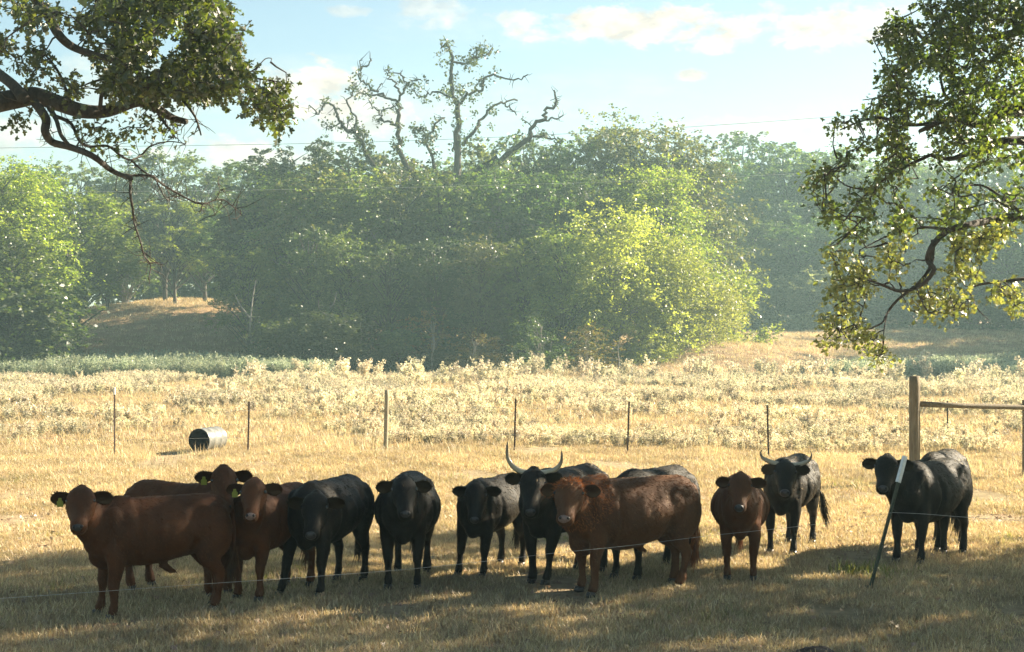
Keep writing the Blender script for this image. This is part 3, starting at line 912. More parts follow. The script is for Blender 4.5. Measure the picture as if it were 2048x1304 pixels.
for px, py in [(30, 240), (36, 232), (38, 250), (190, 245), (205, 250), (215, 262), (240, 262), (255, 275), (235, 285), (265, 255), (215, 240), (205, 300), (185, 282), (275, 240), (180, 262), (320, 262), (90, 222), (70, 215), (160, 242), (290, 252), (345, 250), (362, 268), (300, 232), (330, 225)]:
    lcl.append(tuple(P(px, py, LY + r.uniform(-.5, .5))))
bt = MB(); rr_ = np.random.RandomState(77)
for i in (4, 6, 7, 8, 9, 10, 11, 12, 13, 14, 15, 16, 18):
    pts, dy, rp = LL[i]
    tr_ = traced(pts, LY, dy, rp, seed=i + 100)
    for _ in range(len(tr_)):
        j = rr_.randint(1, len(tr_)); p0 = tr_[j][0]
        d_ = Vector((rr_.normal(), rr_.normal() * .5, rr_.normal() - .2)).normalized(); L_ = rr_.uniform(.08, .38)
        k1 = p0 + d_ * L_ * .5 + Vector(rr_.normal(size=3)) * .025; k2 = p0 + d_ * L_ + Vector(rr_.normal(size=3)) * .05
        bt.tube([p0 - lbase, k1 - lbase, k2 - lbase], [.0065, .0045, .002], 4, cap=False)
part('bare_twigs', bt.mesh('bare_twigs', [M['bark']]), lo)['kind'] = 'stuff'
mb = grow_twigs(lnodes, lcl, .03)
mb.V = [tuple(Vector(v) - lbase) for v in mb.V]
part('twigs', mb.mesh('twigs', [M['bark']]), lo)['kind'] = 'stuff'
V, Fc = cluster_leaves(lcl, 22)
part('leaves', mesh_np('leaves', V - np.array(lbase), Fc, [M['oak_leaf']]), lo)['kind'] = 'stuff'
# rest of the left crown, outside the picture
ucl = []
while len(ucl) < 900:
    p = np.array([-11 + r.uniform(-7.5, 7), 22 + r.uniform(-6.5, 7), 8.5 + r.uniform(-3.5, 4.5)])
    q = (p - [-11, 22, 8.5]) / [7.5, 7, 4.6]
    if (q ** 2).sum() > 1 or (q ** 2).sum() < .25: continue
    x_, y_ = pxof(p)
    if x_ > -70 and y_ > -70: continue
    ucl.append(tuple(p))
V, Fc = cluster_leaves(ucl, 23, (8, 14), (.12, .19), .32, RHO)
part('crown', mesh_np('crown', V - np.array(lbase), Fc, [M['oak_leaf']]), lo)

# ---- right oak
RY = 24.0
rbase = Vector((13.5, 20.3, gz(13.5, 20.3)))
ro = thing('post_oak', rbase, 'near oak on the right with hanging sunlit branches above the fence rail', 'tree')
mb = MB()
pth = smooth_path([(rbase + Vector((0, 0, -.1)), .75), (rbase + Vector((0, 0, 1.3)), .55), (rbase + Vector((-.2, 0, 3.4)), .48), (rbase + Vector((-.1, .1, 6)), .38), (rbase + Vector((.5, .5, 10)), .2), (rbase + Vector((.3, .2, 13.5)), .06)], 4)
mb.tube([p - rbase for p, _ in pth], [q for _, q in pth], 14)
part('trunk', mb.mesh('trunk', [M['bark']]), ro)
rnodes = []
RL = [
    ([(2420, 150), (2250, 170), (2120, 198), (2048, 216), (2010, 222), (1985, 238), (1950, 248), (1915, 238), (1880, 244), (1840, 262)], -.6, (34, 8)),
    ([(1950, 248), (1930, 232), (1915, 215), (1890, 190), (1880, 150)], .6, (12, 5)),
    ([(2350, 260), (2200, 300), (2110, 290), (2048, 281), (2000, 284), (1965, 300), (1930, 308), (1900, 318), (1860, 310)], .8, (28, 7)),
    ([(2010, 222), (1985, 260), (1978, 290)], .2, (8, 5)),
    ([(2420, 330), (2250, 400), (2120, 430), (2048, 432), (1985, 440), (1930, 452), (1895, 462), (1866, 490), (1855, 520), (1868, 540), (1840, 572), (1800, 582), (1765, 570), (1735, 560)], -1.0, (20, 4)),
    ([(1866, 480), (1862, 530), (1838, 565), (1795, 600), (1775, 625), (1765, 645), (1745, 655)], .3, (9, 3)),
    ([(1775, 625), (1768, 660), (1765, 700)], .1, (3, 1.5)),
    ([(2250, 480), (2120, 540), (2030, 560), (1985, 565), (1940, 575), (1945, 595), (1955, 618), (1978, 640)], .5, (9, 1.4)),
    ([(1985, 565), (2010, 580), (2040, 610)], .3, (4, 2)),
    ([(1800, 582), (1815, 610), (1822, 622)], .3, (3, 1)),
    ([(2300, -100), (2150, 20), (2048, 60), (1960, 80), (1900, 90), (1850, 80), (1820, 45)], 1.5, (24, 5)),
    ([(1900, 90), (1850, 120), (1810, 150), (1790, 160), (1745, 75)], -.6, (8, 2)),
    ([(1880, 244), (1820, 250), (1760, 235), (1715, 245), (1680, 260)], -.8, (9, 2.5)), ([(1810, 150), (1770, 190), (1725, 200)], -.3, (5, 2)),
    ([(1860, 310), (1800, 340), (1740, 380), (1690, 440)], .9, (8, 2.5)), ([(1740, 380), (1690, 370), (1650, 330)], .3, (4, 2)),
    ([(1895, 462), (1850, 455), (1780, 470), (1720, 500)], .9, (7, 2)),
    ([(2048, 432), (2010, 400), (1960, 370), (1900, 380)], .6, (8, 3)),
]
for i, (pts, dy, rp) in enumerate(RL):
    tr_ = traced(pts, RY, dy, rp, seed=i + 200)
    if pts[0][0] > 2200:
        tr_ = smooth_path([(rbase + Vector((-.15, 0, 3.0 + .9 * (i % 5))), tr_[0][1] * 1.2), tr_[0]], 3)[:-1] + tr_
    mb = MB(); mb.tube([p - rbase for p, _ in tr_], [q for _, q in tr_], 10 if rp[0] > 15 else 6)
    part('limb' if rp[0] > 12 else 'branch', mb.mesh('limb', [M['bark']]), ro)
    rnodes += [np.array(p) for p, _ in tr_]
RPOLY = [(2110, -60), (1865, -60), (1845, 5), (1815, 28), (1790, 20), (1778, 60), (1748, 68), (1752, 82), (1790, 92), (1765, 130), (1762, 165), (1740, 172), (1712, 168), (1718, 195), (1735, 215), (1705, 240), (1668, 240), (1670, 285),
         (1640, 300), (1600, 330), (1610, 380), (1640, 430), (1650, 500), (1700, 470), (1850, 450), (1900, 470), (2110, 440)]
r = np.random.RandomState(31)
rcl = []
tries = 0
while len(rcl) < 1250 and tries < 60000:
    tries += 1
    px, py = r.uniform(1590, 2110), r.uniform(-60, 505)
    if not in_poly(px, py, RPOLY): continue
    nv = mnoise.noise(Vector((px / 55, py / 48, 5.1)))
    if nv < (-.22 if py < 240 else -.02): continue
    if py > 300 and r.rand() < .45: continue
    rcl.append(tuple(P(px, py, RY + r.uniform(-1.8, 2.2))))
# hanging sprays, (centre, half size, count)
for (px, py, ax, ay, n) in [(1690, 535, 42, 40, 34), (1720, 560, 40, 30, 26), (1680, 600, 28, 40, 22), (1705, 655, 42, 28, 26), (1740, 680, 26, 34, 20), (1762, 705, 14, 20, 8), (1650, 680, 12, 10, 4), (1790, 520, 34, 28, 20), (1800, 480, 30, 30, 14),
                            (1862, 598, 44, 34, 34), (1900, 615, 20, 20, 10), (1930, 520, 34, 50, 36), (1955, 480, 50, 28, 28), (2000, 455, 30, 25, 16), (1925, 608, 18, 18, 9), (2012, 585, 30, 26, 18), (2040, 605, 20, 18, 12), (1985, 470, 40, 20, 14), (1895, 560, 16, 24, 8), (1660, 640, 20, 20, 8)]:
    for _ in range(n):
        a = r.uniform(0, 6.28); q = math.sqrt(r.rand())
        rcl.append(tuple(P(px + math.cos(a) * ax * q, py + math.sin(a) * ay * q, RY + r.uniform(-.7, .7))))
mb = grow_twigs(rnodes, rcl, .03)
mb.V = [tuple(Vector(v) - rbase) for v in mb.V]
part('twigs', mb.mesh('twigs', [M['bark']]), ro)['kind'] = 'stuff'
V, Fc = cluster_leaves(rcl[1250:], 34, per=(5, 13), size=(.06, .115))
part('leaves', mesh_np('leaves', V - np.array(rbase), Fc, [M['oak_leaf_lit']]), ro)['kind'] = 'stuff'
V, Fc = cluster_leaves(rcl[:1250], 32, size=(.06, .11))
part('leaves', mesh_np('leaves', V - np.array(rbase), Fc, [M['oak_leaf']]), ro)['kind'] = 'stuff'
# the rest of the right crown, above and beside the picture: leaves are kept or cut to shape the shade on the near ground
SX, SY_ = SDIR.x / SDIR.z, SDIR.y / SDIR.z
EDX = np.array([-30, -6, -4.6, -3, -.4, .9, 2.2, 3, 4.2, 7, 9, 14, 40]); EDY = np.array([13.5, 13.6, 14.0, 14.9, 15.5, 16.5, 17.0, 17.2, 18.3, 20.5, 22, 27, 40])
scl = []
n = 260000
p = np.stack([r.uniform(3, 29, n), r.uniform(9, 36, n), r.uniform(4.0, 15.5, n)], 1)
q = (p - [16.5, 23, 9.5]) / [13, 12.5, 5.8]
e = (q ** 2).sum(1)
ok = (e < 1) & (e > .1)
gx = p[:, 0] - SX * p[:, 2]; gy = p[:, 1] - SY_ * p[:, 2]
edge = np.interp(gx, EDX, EDY) + r.normal(size=n) * .28 + .35 * np.sin(gx * 2.3) * np.sin(gx * .9 + 1)
upper = np.interp(gx, [-30, -8, -5.4, -1.9, -1.0, -.4], [16.4, 16.4, 16.5, 16.9, 16.6, 12]) + r.normal(size=n) * .15
band = (gy > edge + .42) & (gy < upper)
ok &= (gy < edge) | band
x_ = CX + p[:, 0] / p[:, 1] * F; y_ = CY - (p[:, 2] - CAMH) / p[:, 1] * F
ok &= ~((x_ < 2100) & (y_ > -70))
tt_ = (p[:, 1] - 24) / SDIR.y; hx = p[:, 0] - tt_ * SDIR.x; hz_ = p[:, 2] - tt_ * SDIR.z
ok &= ~((hx > 4) & (hx < 8.3) & (hz_ > 2.0) & (hz_ < 4.9) & (tt_ > 0))
scl = p[ok][:9500]
print('canopy clusters', len(scl))
V, Fc = cluster_leaves(scl, 33, (8, 14), (.14, .21), .38, RHO)
part('crown', mesh_np('crown', V - np.array(rbase), Fc, [M['oak_leaf']]), ro)

# ------------------------------------------------------------------ scatter (geometry nodes, instanced)
def scatter(name, pts, templates, smin, smax, label, cat, group=None, tilt=.15, seed=1, kind='stuff', w=None):
    r = np.random.RandomState(seed)
    n = len(pts)
    me = bpy.data.meshes.new(name)
    me.vertices.add(n)
    me.vertices.foreach_set('co', np.asarray(pts, np.float32).ravel())
    a = me.attributes.new('rot', 'FLOAT_VECTOR', 'POINT')
    a.data.foreach_set('vector', np.stack([r.normal(0, tilt, n), r.normal(0, tilt, n), r.uniform(0, 6.28, n)], 1).astype(np.float32).ravel())
    a = me.attributes.new('scl', 'FLOAT', 'POINT')
    sc_ = r.uniform(smin, smax, n) * (w if w is not None else 1)
    a.data.foreach_set('value', sc_.astype(np.float32))
    a = me.attributes.new('idx', 'INT', 'POINT')
    a.data.foreach_set('value', r.randint(0, len(templates), n).astype(np.int32))
    o = bpy.data.objects.new(name, me)
    COL.objects.link(o)
    coll = bpy.data.collections.new(name + '_source')
    for tme in templates:
        coll.objects.link(bpy.data.objects.new(name + '_piece', tme))
    ng = bpy.data.node_groups.new(name, 'GeometryNodeTree')
    ng.interface.new_socket('Geometry', in_out='INPUT', socket_type='NodeSocketGeometry')
    ng.interface.new_socket('Geometry', in_out='OUTPUT', socket_type='NodeSocketGeometry')
    N = ng.nodes; Lk = ng.links
    gi = N.new('NodeGroupInput'); go = N.new('NodeGroupOutput')
    iop = N.new('GeometryNodeInstanceOnPoints')
    ci = N.new('GeometryNodeCollectionInfo')
    ci.inputs[0].default_value = coll
    ci.inputs[1].default_value = True
    ci.inputs[2].default_value = True
    Lk.new(gi.outputs[0], iop.inputs['Points'])
    Lk.new(ci.outputs[0], iop.inputs['Instance'])
    iop.inputs['Pick Instance'].default_value = True
    for nm, dt, sock in (('idx', 'INT', 'Instance Index'), ('rot', 'FLOAT_VECTOR', 'Rotation'), ('scl', 'FLOAT', 'Scale')):
        na = N.new('GeometryNodeInputNamedAttribute'); na.data_type = dt; na.inputs[0].default_value = nm
        Lk.new(na.outputs[0], iop.inputs[sock])
    Lk.new(iop.outputs[0], go.inputs[0])
    md = o.modifiers.new('scatter', 'NODES'); md.node_group = ng
    tag(o, label, cat, group, kind)
    return o


def tuft(seed, nb, h, spread, mat_, lean=.5, wd=.006, seg=3):
    r = np.random.RandomState(seed)
    V, Fq = [], []
    for b in range(nb):
        a = r.uniform(0, 6.28); bx, by = r.normal(0, spread, 2)
        L = h * r.uniform(.45, 1.1); ln = r.uniform(.1, 1) * lean; wv = wd * r.uniform(.7, 1.3)
        sx, sy = -math.sin(a) * wv, math.cos(a) * wv
        i0 = len(V)
        for s in range(seg + 1):
            f = s / seg
            x = bx + math.cos(a) * ln * L * f ** 1.6; y = by + math.sin(a) * ln * L * f ** 1.6
            z = L * f * (1 - .35 * ln * f) - .01
            k = 1 - f * .85
            V.append((x + sx * k, y + sy * k, z)); V.append((x - sx * k, y - sy * k, z))
        for s in range(seg):
            Fq.append((i0 + 2 * s, i0 + 2 * s + 1, i0 + 2 * s + 3, i0 + 2 * s + 2))
    return mesh_np('tuft', V, np.array(Fq), [M[mat_]])


def weed(seed, h, mat_, ns=7, per=26, ls=.05):
    r = np.random.RandomState(seed)
    mb = MB()
    C_, D_ = [], []
    for s in range(ns):
        a = r.uniform(0, 6.28); ln = r.uniform(.1, .45); L = h * r.uniform(.6, 1.05)
        tip = np.array([math.cos(a) * ln * L, math.sin(a) * ln * L, L])
        b0 = np.array([r.normal() * .05, r.normal() * .05, 0])
        mid = b0 * .5 + tip * .5 + np.array([0, 0, .06 * L])
        mb.tube([Vector(b0), Vector(mid), Vector(tip)], [.005, .004, .002], 3, cap=False)
        for k_ in range(per):
            f = r.uniform(.0, 1) ** .5
            q = (1 - f) ** 2 * b0 + 2 * f * (1 - f) * mid + f * f * tip
            C_.append(q + r.normal(size=3) * .045 * h); D_.append([r.normal(), r.normal(), .7 + r.normal() * .5])
    V, Fc = leaves(np.array(C_), np.array(D_), r.normal(size=(len(C_), 3)) + [0, 0, .3], ls * r.uniform(.6, 1.4, len(C_)))
    n0 = len(mb.V)
    q4 = np.array(mb.F); Vall = np.concatenate([np.array(mb.V), V]); Fall = np.concatenate([q4, Fc + n0])
    return mesh_np('weed', Vall, Fall, [M[mat_]])


def field_pts(n, y0, y1, seed, margin=1.12, power=1.0, nscale=1.2, nthr=None):
    r = np.random.RandomState(seed)
    Y = y0 + (y1 - y0) * r.rand(n * 2) ** power
    # uniform on area: accept with probability ~ width
    Y = np.sqrt(y0 ** 2 + (y1 ** 2 - y0 ** 2) * r.rand(n)) if power == 1.0 else Y[:n]
    X = r.uniform(-1, 1, n) * (.3275 * margin * Y + .6)
    if nthr is not None:
        keep = np.array([mnoise.noise(Vector((x * nscale, y * nscale * .6, seed))) > nthr + r.normal() * .12 for x, y in zip(X, Y)])
        X, Y = X[keep], Y[keep]
    return np.stack([X, Y, ground(X, Y)], 1)


T_short = [tuft(i, 16, .07, .05, 'dry_grass', 1.1, .0035) for i in range(5)]
T_green = [tuft(20 + i, 18, .09, .06, 'green_grass', .9, .004) for i in range(3)]
T_mid = [tuft(40 + i, 20, .13, .09, 'dry_grass', 1.3, .006) for i in range(4)]
T_tall = [tuft(60 + i, 10, .36, .08, 'dry_grass', .6, .005) for i in range(4)]
T_litter = []
for i in range(4):
    rr = np.random.RandomState(80 + i)
    V, Fc = leaves(np.array([[0, 0, .012]]), np.array([[1, 0, rr.uniform(-.1, .5)]]), np.array([[rr.normal() * .4, rr.normal() * .4, 1]]), np.array([.085]), OAK, .25)
    T_litter.append(mesh_np('leaf', V, Fc, [M['litter']]))
scatter('short_grass', field_pts(66000, 12.4, 24, 1, nscale=.9, nthr=-.34), T_short, .7, 1.5, 'short dry straw coloured grass under and in front of the cattle', 'grass', seed=1)
scatter('mown_grass', field_pts(50000, 24, 38, 2, nscale=.6, nthr=-.3), T_mid, .45, .9, 'short dry golden grass between the cattle and the back fence', 'grass', seed=2)
scatter('green_grass', field_pts(9000, 12.4, 30, 3, nscale=.5, nthr=.30), T_green, .6, 1.3, 'sparse green tufts in the dry foreground grass', 'grass', seed=3)
scatter('tall_dry_grass', field_pts(3600, 26, 46, 4, nscale=.3, nthr=.05), T_tall, .5, 1.1, 'thin tall dry stalks around the back fence', 'grass', seed=4)
scatter('field_grass', field_pts(42000, 38, 86, 5, 1.08), T_mid, .8, 1.8, 'dry golden grass beyond the back fence', 'grass', seed=5)
scatter('bank_grass', field_pts(26000, 86, 150, 6, 1.05), T_mid, 1.3, 2.6, 'dry brown grass on the bank and the far clearing', 'grass', seed=6)
scatter('fallen_leaves', field_pts(9000, 12.4, 24, 7), T_litter, .3, .9, 'dry fallen oak leaves scattered on the near ground', 'leaves', tilt=.5, seed=7)
T_weed = [weed(i, .42, 'weed_leaf', 8, 22, .05) for i in range(5)]
T_sage = [weed(10 + i, .8, 'sage_leaf', 9, 26, .07) for i in range(4)]
wp = field_pts(24000, 40, 88, 8, 1.08, nscale=.24, nthr=.04)
rk = np.random.RandomState(4).rand(len(wp)); wp = wp[rk < np.clip((wp[:, 1] - 40) / 14, .12, 1)]
scatter('pale_weeds', wp, T_weed, .45, 1.25, 'pale cream seeding weeds in a sunlit band behind the fence', 'weeds', seed=8)
wp2 = field_pts(2600, 36, 44, 9, 1.08, nscale=.2, nthr=.1)
scatter('scattered_weeds', wp2, T_weed, .4, .9, 'scattered small pale weeds just behind the back fence', 'weeds', seed=9)
r = np.random.RandomState(90)
X = r.uniform(-36, -10, 2100); Y = 84 + r.rand(len(X)) * 14 * np.clip((-X) / 28, .25, 1)
scatter('sage_weeds', np.stack([X, Y, ground(X, Y)], 1), T_sage, .5, 1.35, 'grey green weeds in the shade below the left bank', 'weeds', seed=10)
X = r.uniform(16, 42, 3600); Y = 84 + r.rand(3600) * 16 * np.clip((X - 14) / 20, .1, 1)
scatter('clearing_weeds', np.stack([X, Y, ground(X, Y)], 1), T_sage, .5, 1.1, 'grey green weeds at the mouth of the right clearing', 'weeds', seed=11)
X = r.uniform(-14, 26, 120); Y = r.uniform(76, 88, 120)
scatter('tall_weeds', np.stack([X, Y, ground(X, Y)], 1), T_weed, 1.7, 3.0, 'taller pale weeds standing along the edge of the thicket', 'weeds', seed=12)
gp = PG(1722, 1150)
a_ = r.normal(size=(30, 2)) * [.16, .2]
pp = np.stack([gp.x + a_[:, 0], gp.y + a_[:, 1], ground(gp.x + a_[:, 0], gp.y + a_[:, 1])], 1)
scatter('grass_clump', pp, T_green, 1.2, 2.3, 'taller green grass clump at the foot of the leaning post', 'grass', seed=13, tilt=.2)
# ------------------------------------------------------------------ fences
def t_post(px, Y, top, label, group, lean=(0, 0), white=.0, basez=None, material='post_steel', base=None, topv=None):
    X = (px - CX) / F * Y
    b = base or Vector((X, Y, gz(X, Y)))
    tp = topv or Vector((X + lean[0], Y + lean[1], CAMH - (top - CY) / F * Y))
    o = thing('steel_post', b, label, 'fence post', group)
    ax = tp - b; L = ax.length
    q = ax.to_track_quat('Z', 'Y').to_matrix()
    def piece(mb, nm, mt):
        mb.V = [tuple(q @ Vector(v)) for v in mb.V]
        part(nm, mb.mesh(nm, [M[mt]], False), o)
    mb = MB()
    mb.box((-.018, -.003, -.05), (.018, .003, L))            # face of the T
    mb.box((-.0035, .0031, -.05), (.0035, .034, L))          # web
    z = .12
    while z < L - .03:
        mb.box((-.006, -.010, z), (.006, -.0031, z + .014)); z += .055
    piece(mb, 'post_shaft', material)
    mb = MB()
    mb.box((-.05, .0345, -.10), (.05, .040, .025)); piece(mb, 'anchor_plate', material)
    if white:
        mb = MB(); mb.box((-.0195, -.0115, L - white), (.0195, .0355, L + .004)); piece(mb, 'white_tip', 'post_white')
    return o, b, tp

BF = 'steel posts of the back fence'
t_post(229, 35.6, 775, 'thin steel post with a white tip, leftmost of the back fence', BF, white=.16)
t_post(497, 35.3, 803, 'thin dark steel post just right of the lying drum', BF, lean=(.03, 0))
t_post(1030, 34.9, 798, 'thin dark steel post behind the tall horned cow', BF, lean=(.03, 0))
t_post(1256, 34.8, 803, 'thin dark steel post above the gap behind the red bull', BF, lean=(.04, 0))
t_post(1536, 34.6, 810, 'thin dark steel post rising behind the horned black cow', BF, lean=(-.03, 0))
t_post(1895, 40.5, 802, 'short dark steel post behind the fence rail', BF)

def wood_post(px, Y, top, r0, label, material, name='wooden_post', lean=0.0):
    X = (px - CX) / F * Y
    b = Vector((X, Y, gz(X, Y)))
    h = CAMH - (top - CY) / F * Y - b.z
    mb = MB()
    rr = np.random.RandomState(int(px))
    rings = []
    for i, z in enumerate(np.linspace(-.1, h, 12)):
        k = 18
        rings.append([Vector((lean * z / h + math.cos(2 * math.pi * j / k) * r0 * (1 + .05 * math.sin(3 * j + 1.3) + rr.normal() * .012) * (1 - .04 * z / h), math.sin(2 * math.pi * j / k) * r0 * (1 + rr.normal() * .012), z)) for j in range(k)])
    mb.ring_loft(rings)
    o = bpy.data.objects.new(name, mb.mesh(name, [M[material]]))
    link(o); o.location = b
    tag(o, label, 'fence post')
    return o, b, h
wood_post(771, 35.2, 780, .05, 'slim pale round wooden post between the steel posts of the back fence', 'post_pale', lean=.03)
cp, cpb, cph = wood_post(1829, 28.4, 752, .098, 'thick round wooden corner post behind the rightmost black cattle', 'post_wood', name='corner_post')
ep, epb, eph = wood_post(2052, 29.6, 800, .07, 'round wooden post cut off by the right edge of the photo, holding up the rail', 'post_wood')
a = Vector((cpb.x + .07, cpb.y, P(1840, 808, 28.4).z)); b = P(2062, 815, 29.6); b2 = P(2500, 826, 31.5)
mb = MB(); mb.tube([a, a * .6 + b * .4 + Vector((0, 0, -.008)), b, b2], [.052, .048, .05, .052], 12)
tag(link(bpy.data.objects.new('fence_rail', mb.mesh('rail', [M['post_wood']]))), 'round horizontal wooden rail running right from the thick corner post', 'fence rail')
# strands of the back fence, hardly visible
for i, z in enumerate((.35, .65, .95)):
    mb = MB()
    pts = []
    for px, Y in ((-500, 36.2), (229, 35.55), (497, 35.25), (771, 35.12), (1030, 34.85), (1256, 34.75), (1536, 34.55), (1829, 28.5)):
        X = (px - CX) / F * Y
        pts.append(Vector((X, Y - .03, gz(X, Y) + z)))
    mb.tube(pts, .0024, 4, False)
    tag(link(bpy.data.objects.new('fence_wire', mb.mesh('fence_wire', [M['wire']]))), ['lowest thin wire strand of the back fence', 'middle thin wire strand of the back fence', 'top thin wire strand of the back fence'][i], 'wire', 'wire strands of the back fence')
mb = MB(); mb.tube([P(1842, 818, 28.35), P(1900, 848, 28.7), P(1960, 880, 29.1), P(2048, 930, 29.55)], .0022, 5, False)
tag(link(bpy.data.objects.new('brace_wire', mb.mesh('brace_wire', [M['post_steel']]))), 'diagonal brace wire running down from the corner post under the rail', 'wire')

# leaning post in front
pb = PG(1741, 1178); pb.z = gz(pb.x, pb.y)
pt = P(1811, 914, 17.35)
lp, _, _ = t_post(1741, pb.y, 914, 'leaning green steel post with a white tip in front of the rightmost black cow', None, base=pb, topv=pt, white=.30, material='post_green')
lp['label'] = 'leaning green steel post with a white tip in front of the rightmost black cow'
wy = 17.2
mb = MB()
wpts = [P(-500, 1222, 13.9), P(-100, 1203, 14.15), (P(200, 1183, 14.45)), P(420, 1167, 14.7), P(600, 1155, 15.0), P(820, 1138, 15.4), P(1010, 1118, 15.75), P(1100, 1107, 15.9), P(1250, 1092, 16.2), P(1380, 1076, 16.45), P(1440, 1069, 16.6), P(1620, 1050, 16.9), P(1786, 1025, wy)]
sp_ = smooth_path([(p, .0028) for p in wpts], 4)
mb.tube([p for p, _ in sp_], .0014, 5, False)
tag(link(bpy.data.objects.new('electric_wire', mb.mesh('electric_wire', [M['poly_wire']]))), 'thin white electric wire running low in front of the cattle to the leaning post', 'wire', 'low electric wires')
mb = MB(); sp_ = smooth_path([(p, .0032) for p in [P(1786, 1025, wy), P(1850, 1028, 17.15), P(1926, 1034, 17.05), P(2100, 1046, 16.9), P(2500, 1080, 16.5)]], 4)
mb.tube([p for p, _ in sp_], .0019, 5, False)
tag(link(bpy.data.objects.new('electric_wire', mb.mesh('electric_wire', [M['poly_wire']]))), 'white electric wire running right from the leaning post across the rightmost black cow', 'wire', 'low electric wires')

# overhead cables
def cable(name, pts, rad, label, mt):
    mb = MB(); sp_ = smooth_path([(p, rad) for p in pts], 8)
    mb.tube([p for p, _ in sp_], rad, 5, False)
    tag(link(bpy.data.objects.new(name, mb.mesh(name, [M[mt]]))), label, 'cable', 'overhead cables')
cable('power_line', [P(-800, 306, 110), P(0, 296, 111), P(700, 285, 111.5), P(1200, 264, 112), P(1660, 234, 112.5), P(2300, 180, 113), P(3200, 80, 114)], .015, 'thin overhead cable crossing the sky above the woods', 'cable')
cable('power_line', [P(-800, 400, 86), P(0, 386, 86), P(500, 380, 86), P(930, 372, 86), P(1500, 352, 86.5), P(2300, 300, 87), P(3200, 200, 88)], .006, 'faint pale cable crossing in front of the thicket crowns', 'cable_bright')
cable('power_line', [P(900, 440, 86), P(1400, 470, 86), P(1700, 487, 86), P(2048, 500, 86), P(2900, 510, 87)], .010, 'faint lower cable crossing the far treeline at right', 'cable')

# ------------------------------------------------------------------ drum
dY = 35.9
dc = P(398, 885, dY)
dx = (398 - CX) / F * dY
rd = .272
axis = Vector((math.cos(math.radians(72)), math.sin(math.radians(72)), 0))
dcen = Vector((dc.x, dY, gz(dc.x, dY) + rd + .0))
drum = thing('drum', (dcen.x, dcen.y, dcen.z - rd), 'barrel lying on its side in the field with its dark open end to the left', 'barrel')
sidev = Vector((-axis.y, axis.x, 0)); upv = Vector((0, 0, 1))
off = Vector((0, 0, rd))
def dring(s, rr_, k=32):
    return [off + axis * s + sidev * math.cos(2 * math.pi * j / k) * rr_ + upv * math.sin(2 * math.pi * j / k) * rr_ for j in range(k)]
mb = MB()
prof = [(0, rd), (.015, rd + .006), (.03, rd), (.26, rd), (.275, rd + .01), (.29, rd), (.56, rd), (.575, rd + .01), (.59, rd), (.82, rd), (.835, rd + .006), (.85, rd), (.852, rd * .6), (.852, .01)]
mb.ring_loft([dring(s, q) for s, q in prof], False)
part('shell', mb.mesh('shell', [M['drum_white']]), drum)
mb = MB(); mb.ring_loft([dring(s, q) for s, q in [(-.002, rd + .003), (-.006, rd - .012), (.01, rd - .014), (.3, rd - .016), (.84, rd - .018), (.842, .01)]], False)
part('lining', mb.mesh('lining', [M['drum_black']]), drum)

# dung heap at the bottom edge
dp = PG(1632, 1312)
mb = MB()
rings = []
rr = np.random.RandomState(2)
for z, q in ((-.02, .17), (.02, .17), (.045, .13), (.065, .08), (.075, .03)):
    rings.append([Vector((math.cos(2 * math.pi * j / 18) * q * (1.25 + rr.normal() * .07), math.sin(2 * math.pi * j / 18) * q * (1 + rr.normal() * .07), z + rr.normal() * .006)) for j in range(18)])
mb.ring_loft(rings)
o = link(bpy.data.objects.new('dung_heap', mb.mesh('dung_heap', [M['dung']]))); o.location = (dp.x, dp.y, gz(dp.x, dp.y))
tag(o, 'dark low dung heap at the bottom edge of the photo', 'dung')

# ------------------------------------------------------------------ cattle
def bez(p0, p1, p2, p3, t):
    return p0 * (1 - t) ** 3 + p1 * 3 * t * (1 - t) ** 2 + p2 * 3 * t * t * (1 - t) + p3 * t ** 3


def ring_at(c, a, b, k=22, sq=1.0):
    out = []
    for j in range(k):
        th = 2 * math.pi * j / k
        ca, sa = math.cos(th), math.sin(th)
        ca = math.copysign(abs(ca) ** sq, ca); sa = math.copysign(abs(sa) ** sq, sa)
        out.append(c + a * ca + b * sa)
    return out


